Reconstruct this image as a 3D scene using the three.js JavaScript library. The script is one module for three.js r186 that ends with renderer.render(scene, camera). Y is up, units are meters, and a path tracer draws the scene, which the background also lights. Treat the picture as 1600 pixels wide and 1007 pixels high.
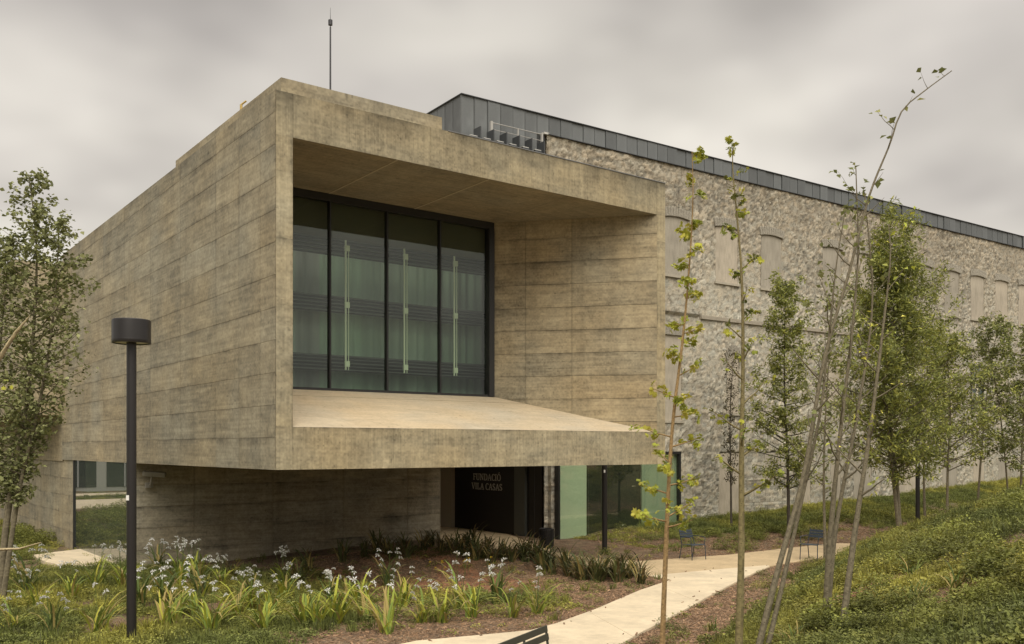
import * as THREE from 'three';
import { mergeGeometries } from 'three/addons/utils/BufferGeometryUtils.js';
import { RoundedBoxGeometry } from 'three/addons/geometries/RoundedBoxGeometry.js';
import { FontLoader } from 'three/addons/loaders/FontLoader.js';
import { TextGeometry } from 'three/addons/geometries/TextGeometry.js';

// ---------------------------------------------------------------- camera, sky, sun, exposure
const F = 1459, EYE = 3.2;                       // focal length in photo pixels, eye height over the path
const scene = new THREE.Scene();
const camera = new THREE.PerspectiveCamera(2 * Math.atan(700 / F) * 180 / Math.PI, 1600 / 1400, 0.1, 3000);
camera.position.set(0, EYE, 0);
camera.setViewOffset(1600, 1400, 0, 0, 1600, 1007);   // shift lens: verticals stay upright
camera.lookAt(0, EYE, -1);
const renderer = new THREE.WebGLRenderer({ antialias: true });
renderer.toneMapping = THREE.LinearToneMapping;
renderer.toneMappingExposure = 2.42;
renderer.shadowMap.enabled = true;

function hash(x, y, s) {
  let h = Math.imul(x | 0, 374761393) ^ Math.imul(y | 0, 668265263) ^ Math.imul(s | 0, 2147483647 - 1013);
  h = Math.imul(h ^ (h >>> 13), 1274126177); h ^= h >>> 16;
  h = Math.imul(h, 2246822519); return ((h ^ (h >>> 15)) >>> 0) / 4294967296;
}
function vn(x, y, s = 0) {                        // value noise 0..1
  const ix = Math.floor(x), iy = Math.floor(y), fx = x - ix, fy = y - iy;
  const u = fx * fx * (3 - 2 * fx), v = fy * fy * (3 - 2 * fy);
  const a = hash(ix, iy, s), b = hash(ix + 1, iy, s), c = hash(ix, iy + 1, s), d = hash(ix + 1, iy + 1, s);
  return a + (b - a) * u + (c - a + (a - b - c + d) * u) * v;
}
function fbm(x, y, s = 0, o = 4) { let t = 0, a = 0.5, n = 0; for (let i = 0; i < o; i++) { t += a * vn(x, y, s + i); n += a; a *= 0.5; x = x * 2.03 + 7.1; y = y * 2.03 + 3.7; } return t / n; }
function rngOf(seed) { let s = seed >>> 0; return () => { s = (s + 0x6D2B79F5) | 0; let t = Math.imul(s ^ (s >>> 15), 1 | s); t = (t + Math.imul(t ^ (t >>> 7), 61 | t)) ^ t; return ((t ^ (t >>> 14)) >>> 0) / 4294967296; }; }
const clamp = (x, a = 0, b = 1) => Math.min(b, Math.max(a, x));
const ss = (a, b, x) => { const t = clamp((x - a) / (b - a)); return t * t * (3 - 2 * t); };
const lerp = (a, b, t) => a + (b - a) * t;

{ // overcast sky
  const W = 1024, H = 512, d = new Float32Array(W * H * 4);
  for (let r = 0; r < H; r++) {
    const up = ((r + 0.5) / H - 0.5) * Math.PI, y = Math.sin(up), c = Math.cos(up);
    for (let q = 0; q < W; q++) {
      const az = ((q + 0.5) / W - 0.5) * 2 * Math.PI, x = Math.cos(az) * c, z = Math.sin(az) * c;
      const k = 1 / (Math.max(y, 0) + 0.22);
      const n = fbm(x * k * 1.1 + 11.3, z * k * 1.1 + 4.2, 31, 5), m = fbm(x * k * 2.6 + 2.3, z * k * 2.6 + 9.1, 57, 4);
      const b2 = fbm(x * k * 0.55 + 1.7, z * k * 0.55 + 6.4, 91, 3);
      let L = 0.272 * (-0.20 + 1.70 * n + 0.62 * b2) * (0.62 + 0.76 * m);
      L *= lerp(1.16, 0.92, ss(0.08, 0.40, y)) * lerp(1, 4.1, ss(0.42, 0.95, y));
      if (y < 0) L = 0.16;
      const w = clamp((n - 0.35) * 1.6);
      const i = (r * W + q) * 4;
      d[i] = L * lerp(1.0, 1.03, w); d[i + 1] = L * lerp(0.935, 0.98, w); d[i + 2] = L * lerp(0.88, 0.845, w); d[i + 3] = 1;
    }
  }
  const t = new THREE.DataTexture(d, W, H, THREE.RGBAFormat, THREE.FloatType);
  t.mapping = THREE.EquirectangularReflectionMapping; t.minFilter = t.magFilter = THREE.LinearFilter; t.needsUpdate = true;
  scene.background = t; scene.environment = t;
}
const sun = new THREE.DirectionalLight(new THREE.Color().setRGB(1, 0.93, 0.80), 1.0);
sun.position.set(8, 48, 22); sun.target.position.set(2, 0, -24); sun.castShadow = true; sun.shadow.radius = 95;
Object.assign(sun.shadow.camera, { left: -45, right: 45, top: 45, bottom: -45, near: 1, far: 160 });
sun.shadow.mapSize.set(2048, 2048);
scene.add(sun, sun.target);

// ---------------------------------------------------------------- naming helpers
const used = new Map();
function numbered(n) { const k = used.get(n) ?? 0; used.set(n, k + 1); return k ? n + '_' + String(k).padStart(3, '0') : n; }
function shadow(o) { o.castShadow = o.receiveShadow = true; return o; }
function thing(name, label, category, group) {
  const o = new THREE.Group(); o.name = numbered(name); scene.add(o);
  o.userData = { label, category }; if (group) o.userData.group = group; return o;
}
function part(name, geo, mat, parent, label) { const m = shadow(new THREE.Mesh(geo, mat)); m.name = name; if (label) m.userData.label = label; parent.add(m); return m; }
function struct(name, geo, mat) { const m = shadow(new THREE.Mesh(geo, mat)); m.name = name; m.userData.kind = 'structure'; scene.add(m); return m; }
function dup(o, name, label) { const c = o.clone(); c.name = numbered(name); if (label) c.userData.label = label; scene.add(c); return c; }

// ---------------------------------------------------------------- geometry helpers
const V = (x, y, z) => new THREE.Vector3(x, y, z);
function box(x0, x1, y0, y1, z0, z1) { const g = new THREE.BoxGeometry(x1 - x0, y1 - y0, z1 - z0); g.translate((x0 + x1) / 2, (y0 + y1) / 2, (z0 + z1) / 2); return metricUV(g); }
function rbox(w, h, d, r = 0.006) { return new RoundedBoxGeometry(w, h, d, 1, r); }
function metricUV(g) { // box-projected uv in metres
  const p = g.attributes.position, n = g.attributes.normal, uv = new Float32Array(p.count * 2);
  for (let i = 0; i < p.count; i++) {
    const ax = Math.abs(n.getX(i)), ay = Math.abs(n.getY(i)), az = Math.abs(n.getZ(i));
    if (ay > ax && ay > az) { uv[2 * i] = p.getX(i); uv[2 * i + 1] = p.getZ(i); } else if (ax > az) { uv[2 * i] = p.getZ(i); uv[2 * i + 1] = p.getY(i); } else { uv[2 * i] = p.getX(i); uv[2 * i + 1] = p.getY(i); }
  }
  g.setAttribute('uv', new THREE.BufferAttribute(uv, 2)); return g;
}
function geoOf(pos, idx, uv, col) {
  const g = new THREE.BufferGeometry();
  g.setAttribute('position', new THREE.BufferAttribute(new Float32Array(pos), 3));
  if (uv) g.setAttribute('uv', new THREE.BufferAttribute(new Float32Array(uv), 2));
  if (col) g.setAttribute('color', new THREE.BufferAttribute(new Float32Array(col), 3));
  if (idx) g.setIndex(idx); g.computeVertexNormals(); return g;
}
function tubeGeo(pts, radii, sides = 7) { // tapered tube through points
  const pos = [], idx = [], uv = []; const n = pts.length; let len = 0;
  let prev = V(0, 0, 1);
  for (let i = 0; i < n; i++) {
    const t = (i < n - 1 ? pts[i + 1].clone().sub(pts[i]) : pts[i].clone().sub(pts[i - 1])).normalize();
    if (i > 0) len += pts[i].distanceTo(pts[i - 1]);
    let a = prev.clone().addScaledVector(t, -prev.dot(t)); if (a.lengthSq() < 1e-4) a = V(1, 0, 0).addScaledVector(t, -t.x); a.normalize(); prev = a;
    const b = t.clone().cross(a);
    for (let k = 0; k <= sides; k++) {
      const th = k / sides * Math.PI * 2, c = Math.cos(th) * radii[i], s = Math.sin(th) * radii[i];
      pos.push(pts[i].x + a.x * c + b.x * s, pts[i].y + a.y * c + b.y * s, pts[i].z + a.z * c + b.z * s); uv.push(k / sides * 0.5, len);
    }
  }
  const w = sides + 1;
  for (let i = 0; i < n - 1; i++) for (let k = 0; k < sides; k++) { const q = i * w + k; idx.push(q, q + 1, q + w, q + 1, q + w + 1, q + w); }
  const end = pos.length / 3; const e = pts[n - 1]; pos.push(e.x, e.y, e.z); uv.push(0.25, len);
  for (let k = 0; k < sides; k++) idx.push((n - 1) * w + k, (n - 1) * w + k + 1, end);
  return geoOf(pos, idx, uv);
}
const bar = (a, b, r, s = 8) => tubeGeo([a, b], [r, r], s);
function cyl(r, y0, y1, x = 0, z = 0, s = 20, r2 = r) { const g = new THREE.CylinderGeometry(r2, r, y1 - y0, s); g.translate(x, (y0 + y1) / 2, z); return g; }
const merge = (list) => mergeGeometries(list.map((g) => { const q = g.index ? g.toNonIndexed() : g; for (const k of Object.keys(q.attributes)) if (!['position', 'normal', 'uv', 'color'].includes(k)) q.deleteAttribute(k); return q; }));

// photo pixel -> a place on the ground or at a distance
const ray = (px, py) => [(px - 800) / F, (700 - py) / F];
const at = (px, py, D) => { const r = ray(px, py); return V(r[0] * D, EYE + r[1] * D, -D); };
const flat = (px, py, y = 0) => { const D = (EYE - y) * F / (py - 700); return [(px - 800) / F * D, D]; };

// ---------------------------------------------------------------- textures
function tex(W, H, fn, srgb = true) {
  const d = new Uint8Array(W * H * 4);
  for (let y = 0; y < H; y++) for (let x = 0; x < W; x++) {
    const c = fn(x, y), i = (y * W + x) * 4;
    for (let k = 0; k < 3; k++) { const v = clamp(c[k]); d[i + k] = 255 * (srgb ? (v <= 0.0031308 ? v * 12.92 : 1.055 * Math.pow(v, 1 / 2.4) - 0.055) : v); }
    d[i + 3] = 255;
  }
  const t = new THREE.DataTexture(d, W, H); t.wrapS = t.wrapT = THREE.RepeatWrapping; t.magFilter = THREE.LinearFilter; t.minFilter = THREE.LinearMipmapLinearFilter; t.generateMipmaps = true;
  if (srgb) t.colorSpace = THREE.SRGBColorSpace; t.needsUpdate = true; return t;
}
function tvn(x, y, per, s) { // tileable value noise, period per
  const ix = Math.floor(x), iy = Math.floor(y), fx = x - ix, fy = y - iy, m = (v) => ((v % per) + per) % per;
  const u = fx * fx * (3 - 2 * fx), v = fy * fy * (3 - 2 * fy);
  const a = hash(m(ix), m(iy), s), b = hash(m(ix + 1), m(iy), s), c = hash(m(ix), m(iy + 1), s), d = hash(m(ix + 1), m(iy + 1), s);
  return a + (b - a) * u + (c - a + (a - b - c + d) * u) * v;
}
const bumpConcrete = tex(1024, 1024, (x, y) => { // 2 m tile: pores, grain and soft waves
  let h = 0.6 + 0.12 * (tvn(x / 6, y / 128, 1024 / 6 | 0, 3) - 0.5) + 0.16 * (tvn(x / 32, y / 32, 32, 4) - 0.5) + 0.15 * (tvn(x / 4, y / 4, 256, 5) - 0.5);
  const p = tvn(x / 8, y / 8, 128, 6); if (p > 0.88) h -= (p - 0.88) * 4;
  return [h, h, h];
}, false);
bumpConcrete.repeat.set(0.5, 0.5);

const C_BASE = [0.345, 0.300, 0.207];
// board-marked concrete for a whole wall, W x H metres; uv of the wall in metres
function concreteTex(W, H, o) {
  const ppm = o.ppm ?? 80, w = Math.min(2048, Math.round(W * ppm)), h = Math.min(2048, Math.round(H * ppm)), s = o.seed;
  const rows = o.rows ?? [], cols = o.cols ?? [];
  const rowOf = new Int16Array(h), rowD = new Float32Array(h), rowUp = new Float32Array(h);
  for (let y = 0; y < h; y++) { const b = (y + 0.5) / h * H; let k = 0; while (k < rows.length && rows[k] <= b) k++; rowOf[y] = k; let m = 9; for (const r of rows) m = Math.min(m, Math.abs(r - b)); rowD[y] = m; rowUp[y] = (rows[k] ?? H) - b; }
  const colOf = new Int16Array(w), colD = new Float32Array(w);
  for (let x = 0; x < w; x++) { const a = (x + 0.5) / w * W; let k = 0; while (k < cols.length && cols[k] <= a) k++; colOf[x] = k; let m = 9; for (const r of cols) m = Math.min(m, Math.abs(r - a)); colD[x] = m; }
  const amp = o.amp ?? 0.66, base = o.base ?? C_BASE, stain = o.stain ?? 1, vGrain = o.grain === 'v';
  const t = tex(w, h, (x, y) => {
    const a = x / w * W, b = y / h * H, rk = rowOf[y], ck = colOf[x];
    const blot = fbm(a * 0.55, b * 0.75, s, 4) - 0.5, mid = fbm(a * 2.1 + 5, b * 2.6, s + 20, 3) - 0.5, fine = vn(a * 26, b * 26, s + 30) - 0.5;
    const gr = vGrain ? vn(a * 42, b * 1.6, s + 40) - 0.5 : vn(a * 1.4, b * 34, s + 40) - 0.5;
    const gr2 = vGrain ? vn(a * 15, b * 0.7, s + 41) - 0.5 : vn(a * 0.6, b * 11, s + 41) - 0.5;
    const drip = Math.max(0, fbm(a * 3.4, b * 0.22, s + 50, 3) - 0.52) * 2.2;
    const tone = hash(rk, ck, s + 60) - 0.5, tone2 = hash(rk, ck, s + 61) - 0.5;
    const wob = (vn(a * 1.7, rk * 9.3, s + 63) - 0.25);
    const bleed = Math.exp(-rowD[y] / 0.035) * 0.22 * clamp(wob * 1.9) * (0.4 + 1.2 * vn(a * 11, rk, s + 66)) + Math.exp(-rowUp[y] / 0.16) * 0.17 * clamp(wob * 1.5) * vn(a * 5, b * 3, s + 64) * 1.4 + Math.exp(-colD[x] / 0.025) * 0.12;
    const dirt = Math.max(0, fbm(a * 1.1 + 3, b * 3.4, s + 70, 4) - 0.55) * 1.6;
    const lam = vn(a * 2.2, b * 22, s + 42) - 0.5, spk = vn(a * 34, b * 34, s + 36), patch = ss(0.50, 0.60, fbm(a * 1.3 + 2, b * 2.4 + 8, s + 37, 4)) - 0.5;
    let L = 1 + amp * (0.30 * blot + 0.26 * mid + 0.46 * fine + 0.34 * gr + 0.22 * gr2 + 0.30 * lam + 0.30 * tone + 0.15 * patch + 0.30 * (vn(a * 9, b * 11, s + 35) - 0.5) - 0.30 * Math.max(0, spk - 0.72) * 2);
    const pit = vn(a * 17, b * 17, s + 80); if (pit > 0.86 && hash(rk * 7 + (a * 3 | 0), ck, s) > 0.35) L -= (pit - 0.86) * 2.6;
    L *= 1 - stain * (1.3 * bleed + 0.36 * dirt + 0.18 * drip);
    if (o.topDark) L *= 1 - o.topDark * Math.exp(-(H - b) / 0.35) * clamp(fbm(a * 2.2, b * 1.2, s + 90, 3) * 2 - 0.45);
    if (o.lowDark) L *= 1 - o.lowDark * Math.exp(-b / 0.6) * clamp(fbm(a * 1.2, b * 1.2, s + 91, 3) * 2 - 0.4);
    const warm = 0.12 * tone2 + 0.34 * (fbm(a * 0.8 + 9, b * 0.8, s + 95, 3) - 0.5) - 0.12 * dirt;
    return [base[0] * L * (1 + 0.4 * warm), base[1] * L * (1 + 0.05 * warm), base[2] * L * (1 - 0.5 * warm)];
  });
  t.wrapS = t.wrapT = THREE.ClampToEdgeWrapping; t.repeat.set(1 / W, 1 / H);
  return t;
}
function concreteMat(W, H, o) { return new THREE.MeshStandardMaterial({ map: concreteTex(W, H, o), roughness: 0.88, bumpMap: bumpConcrete, bumpScale: o.bump ?? 0.010 }); }
const std = (r, g, b, o = {}) => new THREE.MeshStandardMaterial(Object.assign({ color: new THREE.Color().setRGB(r, g, b), roughness: 0.7 }, o));

// ---------------------------------------------------------------- frames of the two buildings
const boxFrame = (o) => { o.position.set(-4.56, 0, -18); o.rotation.y = Math.atan2(0.599, 0.8007); };
const stoneFrame = (o) => { o.position.set(1.23, 0, -32.6); o.rotation.y = Math.atan2(0.571, 0.821); };
const bx2 = (u, w) => [-4.56 + 0.8007 * u - 0.599 * w, 18 + 0.599 * u + 0.8007 * w];      // -> X, D
const st2 = (t, z) => [1.23 + 0.821 * t + 0.571 * z, 32.6 + 0.571 * t - 0.821 * z];
const toSt = (X, D) => { const a = X - 1.23, b = D - 32.6; return [0.821 * a + 0.571 * b, 0.571 * a - 0.821 * b]; };
const toBx = (X, D) => { const a = X + 4.56, b = D - 18; return [0.8007 * a + 0.599 * b, -0.599 * a + 0.8007 * b]; };

// ---------------------------------------------------------------- ground
const pathPts = [[380, 1062], [650, 1005], [780, 993], [830, 988], [870, 977], [930, 955], [1000, 925], [1050, 908], [1017, 902], [1100, 894], [1200, 885.5], [1202, 887], [1165, 903], [1050, 965], [970, 1008], [850, 1062]].map((p) => flat(...p));
const tanPts = [[690, 850], [690, 826], [740, 829], [800, 838], [870, 864], [925, 873], [1000, 878], [1140, 868], [1300, 850], [1365, 851], [1500, 838], [1500, 846], [1365, 859], [1202, 886], [1100, 894.5], [1017, 902.5], [1052, 908.5], [1000, 896], [940, 888], [880, 880], [800, 866], [740, 856]].map((p) => flat(...p));
function segDist(p, a, b) { const dx = b[0] - a[0], dy = b[1] - a[1], t = clamp(((p[0] - a[0]) * dx + (p[1] - a[1]) * dy) / (dx * dx + dy * dy)); return Math.hypot(p[0] - a[0] - dx * t, p[1] - a[1] - dy * t); }
function inPoly(p, P) { let c = false; for (let i = 0, j = P.length - 1; i < P.length; j = i++) if ((P[i][1] > p[1]) !== (P[j][1] > p[1]) && p[0] < (P[j][0] - P[i][0]) * (p[1] - P[i][1]) / (P[j][1] - P[i][1]) + P[i][0]) c = !c; return c; }
function polyDist(p, P) { let m = 1e9; for (let i = 0, j = P.length - 1; i < P.length; j = i++) m = Math.min(m, segDist(p, P[j], P[i])); return inPoly(p, P) ? -m : m; }
const pathDist = (X, D) => Math.min(polyDist([X, D], pathPts), polyDist([X, D], tanPts));
const E = [[-5.6, 0.9], [1.75, 15.2], [3, 17.6], [5.76, 23], [6.86, 25], [11.3, 29.5], [20, 37]];
function rightOf(X, D) { // signed distance to the right-hand path edge
  let best = 1e9, s = 1;
  for (let i = 0; i < E.length - 1; i++) { const d = segDist([X, D], E[i], E[i + 1]); if (d < best) { best = d; s = ((E[i + 1][0] - E[i][0]) * (D - E[i][1]) - (E[i + 1][1] - E[i][1]) * (X - E[i][0])) < 0 ? 1 : -1; } }
  return best * s;
}
function gY(X, D, pd) {
  if (pd === undefined) pd = (X > -9 && X < 24 && D > 8 && D < 46) ? pathDist(X, D) : 5;
  const m = ss(0.02, 1.3, pd);
  let y = -0.30 * ss(-4, -11, X) * ss(20, 29, D);
  let b = 0.46 * Math.exp(-(((X + 2.4) / 3.4) ** 2 + ((D - 25.2) / 2.3) ** 2)) + 0.22 * Math.exp(-(((X - 1.3) / 2.4) ** 2 + ((D - 25) / 1.4) ** 2)) + 0.12 * Math.exp(-(((X + 8) / 3) ** 2 + ((D - 21) / 2.5) ** 2));
  const r = rightOf(X, D);
  if (r > 0) { const q = Math.max(0, r - 0.5), c = q < 5 ? q : 5 + 4 * (1 - Math.exp(-(q - 5) / 4)); b += 0.40 * c * ss(0, 2.5, q); }
  const [t, z] = toSt(X, D);
  b += (0.22 + 0.047 * Math.max(0, t - 5)) * ss(7, 0.6, z) * ss(0.6, 4, t) * (r > 0 && z > 7 ? 0 : 1);
  b += m * (0.16 * (fbm(X * 0.45, D * 0.45, 5, 3) - 0.5) + 0.07 * (fbm(X * 1.7, D * 1.7, 8, 3) - 0.5));
  return y + m * b;
}
function cast(px, py) { // where the sight line through that point of the photo meets the ground
  const [rx, ry] = ray(px, py); let D = 3;
  for (; D < 70; D += 0.05) if (EYE + ry * D < gY(rx * D, D)) break;
  return [rx * D, D];
}
// what covers the ground at a place: 0 bare mulch .. 1 green
const softPoly = (X, D, P, w) => ss(w, -w, polyDist([X, D], P));
const leftGreen = [[-60, 890], [120, 878], [300, 893], [420, 905], [560, 925], [700, 925], [860, 940], [880, 950], [700, 965], [560, 975], [440, 992], [420, 1040], [-80, 1040]].map((p) => flat(...p));
const soilA = [[370, 885], [440, 880], [560, 868], [760, 868], [860, 900], [860, 925], [640, 915], [520, 918], [420, 912]].map((p) => flat(...p, 0.2));
function green(X, D) {
  const n = fbm(X * 0.7 + 3, D * 0.7, 77, 3), r = rightOf(X, D), [t, z] = toSt(X, D);
  if (r > 0 && z > 6.5) return clamp(ss(1.3, 3.6, r + 3.4 * (n - 0.5)) * clamp(0.10 + 3.4 * (n - 0.33)));
  if (t > 1 && z <= 9 && r < 0) return clamp(ss(4.6, 2.6, z + 3 * (n - 0.5)) * (0.3 + 0.7 * ss(3, 7, t)) * 1.1);
  if (r > 0) return clamp(0.5 + n);
  const g = softPoly(X, D, leftGreen, 0.8);
  const far = X < -9 ? 0.9 : 0;
  return clamp(Math.max(g * lerp(0.95, 0.38, ss(-7, -1, X)), far) * clamp((n - 0.30) * 4.2, 0, 1.3));
}
function redSoil(X, D) {
  const n = fbm(X * 0.9, D * 0.9, 99, 3), r = rightOf(X, D);
  if (r > 0) return ss(0.50, 0.62, n) * ss(2, 4, r) * 0.95;
  return softPoly(X, D, soilA, 0.7) * ss(0.42, 0.62, n);
}
const groundTex = tex(1024, 1024, (x, y) => { // 3 m tile: crumbs, chips and litter, around 1
  let L = 0.62 + 0.5 * (tvn(x / 5, y / 5, 204, 1) - 0.5) + 0.4 * (tvn(x / 12, y / 12, 85, 2) - 0.5) + 0.35 * (tvn(x / 64, y / 64, 16, 3) - 0.5);
  const c = tvn(x / 9 + 2.2 * tvn(x / 30, y / 30, 34, 7), y / 4, 113, 4); if (c > 0.78) L += 0.35 * (c - 0.78) / 0.22; if (c < 0.2) L -= 0.3;
  const w = tvn(x / 16, y / 16, 64, 9) - 0.5;
  return [clamp(L * (1 + 0.2 * w)), clamp(L), clamp(L * (1 - 0.2 * w))];
});
groundTex.repeat.set(1 / 3, 1 / 3);
const groundMat = new THREE.MeshStandardMaterial({ vertexColors: true, map: groundTex, roughness: 1, bumpMap: groundTex, bumpScale: 0.03 });
{
  const xs = [], ds = [];
  for (let x = -80; x < 60;) { xs.push(x); x += Math.abs(x + (-1)) < 17 ? 0.16 : 0.8; }
  for (let d = -14; d < 78;) { ds.push(d); d += d > 8 && d < 34 ? 0.16 : 0.8; }
  const pos = [], uv = [], col = [], idx = [], nx = xs.length;
  for (const d of ds) for (const x of xs) {
    const near = x > -9 && x < 24 && d > 8 && d < 46, pd = near ? pathDist(x, d) : 5;
    let y = gY(x, d, pd); if (pd < 0.02) y -= 0.02;
    const edge = Math.max(x - 40, -x - 72, d - 72, -6 - d); if (edge > 0) y -= edge * 0.05;
    pos.push(x, y, -d); uv.push(x, d);
    const g = green(x, d), r = redSoil(x, d), n = fbm(x * 2.3, d * 2.3, 12, 3);
    const mul = [0.20, 0.128, 0.076], red = [0.30, 0.145, 0.075], grn = [0.105, 0.12, 0.035], dry = [0.25, 0.18, 0.105];
    const c = [0, 1, 2].map((k) => { let v = lerp(mul[k], dry[k], clamp((n - 0.45) * 2.5)); v = lerp(v, red[k], r); return lerp(v, grn[k], g * 0.7) * 1.5; });
    col.push(...c);
  }
  for (let j = 0; j < ds.length - 1; j++) for (let i = 0; i < nx - 1; i++) { const a = j * nx + i; idx.push(a, a + 1, a + nx, a + 1, a + nx + 1, a + nx); }
  struct('ground', geoOf(pos, idx, uv, col), groundMat);
  const far = new THREE.RingGeometry(40, 2500, 64, 1); far.rotateX(-Math.PI / 2); far.translate(0, -1.6, -30);
  const fc = new Float32Array(far.attributes.position.count * 3); for (let i = 0; i < fc.length; i += 3) fc.set([0.17, 0.15, 0.07], i);
  far.setAttribute('color', new THREE.BufferAttribute(fc, 3)); metricUV(far);
  struct('distant_ground', far, groundMat);
}
function slab(pts, y0, y1, m, name, bevel = 0.012) {
  const s = new THREE.Shape(pts.map((p) => new THREE.Vector2(p[0], p[1])));
  const g = new THREE.ExtrudeGeometry(s, { depth: y1 - y0, bevelEnabled: true, bevelThickness: bevel, bevelSize: bevel, bevelSegments: 1 });
  g.rotateX(-Math.PI / 2); g.translate(0, y0, 0); metricUV(g); return struct(name, g, m);
}
const paveTex = tex(1024, 1024, (x, y) => { // 4 m tile
  let L = 1 + 0.20 * (tvn(x / 90, y / 90, 11, 1) - 0.5) + 0.14 * (tvn(x / 22, y / 22, 46, 2) - 0.5) + 0.12 * (tvn(x / 3, y / 3, 341, 3) - 0.5);
  const p = tvn(x / 10, y / 10, 102, 4); if (p > 0.9) L -= (p - 0.9) * 1.5;
  return [0.64 * L, 0.54 * L, 0.38 * L];
}); paveTex.repeat.set(0.25, 0.25);
const tanTex = tex(1024, 1024, (x, y) => {
  const L = 1 + 0.18 * (tvn(x / 110, y / 110, 9, 1) - 0.5) + 0.16 * (tvn(x / 26, y / 26, 39, 2) - 0.5) + 0.28 * (tvn(x / 3, y / 3, 341, 3) - 0.5);
  return [0.52 * L, 0.40 * L, 0.24 * L];
}); tanTex.repeat.set(0.25, 0.25);
const paveMat = new THREE.MeshStandardMaterial({ map: paveTex, roughness: 0.85, bumpMap: paveTex, bumpScale: 0.004 });
const tanMat = new THREE.MeshStandardMaterial({ map: tanTex, roughness: 0.95, bumpMap: tanTex, bumpScale: 0.012 });
{ // concrete path cast in bays, with open joints between them
  const cuts = [[[560, 960], [760, 1075]], [[868, 930], [1010, 1010]], [[985, 900], [1120, 955]]].map((c) => c.map((p) => flat(...p)));
  let rest = [pathPts];
  const side = (p, c) => (c[1][0] - c[0][0]) * (p[1] - c[0][1]) - (c[1][1] - c[0][1]) * (p[0] - c[0][0]);
  const clip = (P, c, sg, off) => { const out = [], L = Math.hypot(c[1][0] - c[0][0], c[1][1] - c[0][1]), f = (p) => sg * side(p, c) / L - off; for (let i = 0; i < P.length; i++) { const a = P[i], b = P[(i + 1) % P.length], fa = f(a), fb = f(b); if (fa >= 0) out.push(a); if ((fa >= 0) !== (fb >= 0)) { const t = fa / (fa - fb); out.push([a[0] + (b[0] - a[0]) * t, a[1] + (b[1] - a[1]) * t]); } } return out; };
  for (const c of cuts) rest = rest.flatMap((P) => [clip(P, c, 1, 0.006), clip(P, c, -1, 0.006)]).filter((P) => P.length > 2);
  const g = new THREE.Group(); g.name = 'concrete_path'; g.userData.kind = 'structure'; scene.add(g);
  for (const P of rest) { const m = slab(P, -0.14, 0.022, paveMat, 'paving_slab'); delete m.userData.kind; g.add(m); }
}
slab(tanPts, -0.12, 0.012, tanMat, 'earth_path', 0.004);
{ const P = [[50, 872], [128, 862], [200, 893], [150, 900], [70, 882]].map((p) => flat(...p, -0.3)); slab(P, -0.45, -0.22, paveMat, 'pavement'); }

// ---------------------------------------------------------------- concrete extension
const bigC = concreteMat(12, 12, { seed: 400, ppm: 60, stain: 0.7 }); bigC.map.wrapS = bigC.map.wrapT = THREE.MirroredRepeatWrapping;
// panels cast one by one on a plane: origin o, axes ex, ey (local), each with recessed chamfered joints
function panels(parent, o, ex, ey, rects, mat, W, H, gap = 0.009) {
  const en = ex.clone().cross(ey), dp = 0.010;
  for (const [a0, a1, b0, b1] of rects) {
    const e = 1e-3, i0 = a0 > e ? gap / 2 : 0, i1 = a1 < W - e ? gap / 2 : 0, j0 = b0 > e ? gap / 2 : 0, j1 = b1 < H - e ? gap / 2 : 0;
    const A = [a0 + i0, a1 - i1], B = [b0 + j0, b1 - j1], pos = [], uv = [];
    const put = (a, b, d) => { const p = o.clone().addScaledVector(ex, a).addScaledVector(ey, b).addScaledVector(en, -d); pos.push(p.x, p.y, p.z); uv.push(a, b); };
    put(A[0], B[0], 0); put(A[1], B[0], 0); put(A[1], B[1], 0); put(A[0], B[1], 0);
    const q = 0.5; const C = [a0 + i0 * q, a1 - i1 * q], Dd = [b0 + j0 * q, b1 - j1 * q];
    for (const [a, b] of [[C[0], Dd[0]], [C[1], Dd[0]], [C[1], Dd[1]], [C[0], Dd[1]]]) put(a, b, dp);
    const fi = [0, 1, 2, 0, 2, 3]; for (let k = 0; k < 4; k++) { const n = (k + 1) % 4; fi.push(k, 4 + k, 4 + n, k, 4 + n, n); }
    const g = geoOf(pos, fi, uv).toNonIndexed(); g.computeVertexNormals();
    part('concrete_panel', g, mat, parent);
  }
}
const grid = (cols, rows, skip) => { const r = []; for (let i = 0; i < cols.length - 1; i++) for (let j = 0; j < rows.length - 1; j++) if (!skip || !skip(i, j)) r.push([cols[i], cols[i + 1], rows[j], rows[j + 1]]); return r; };
const rowsOf = (H, step, off = 0) => { const r = [0]; for (let y = off || step; y < H - 0.2; y += step) r.push(y); r.push(H); return r; };
const SOF = 2.77, TOP = 10.11, CEIL = 9.25, SILL = 3.61, WB = 4.57, WT = 9.09;
const ext = thing('concrete_museum', 'board-marked concrete museum block with deep framed window over a shaded entrance', 'building'); boxFrame(ext);
const X_ = V(1, 0, 0), Y_ = V(0, 1, 0), Z_ = V(0, 0, 1);
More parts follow.
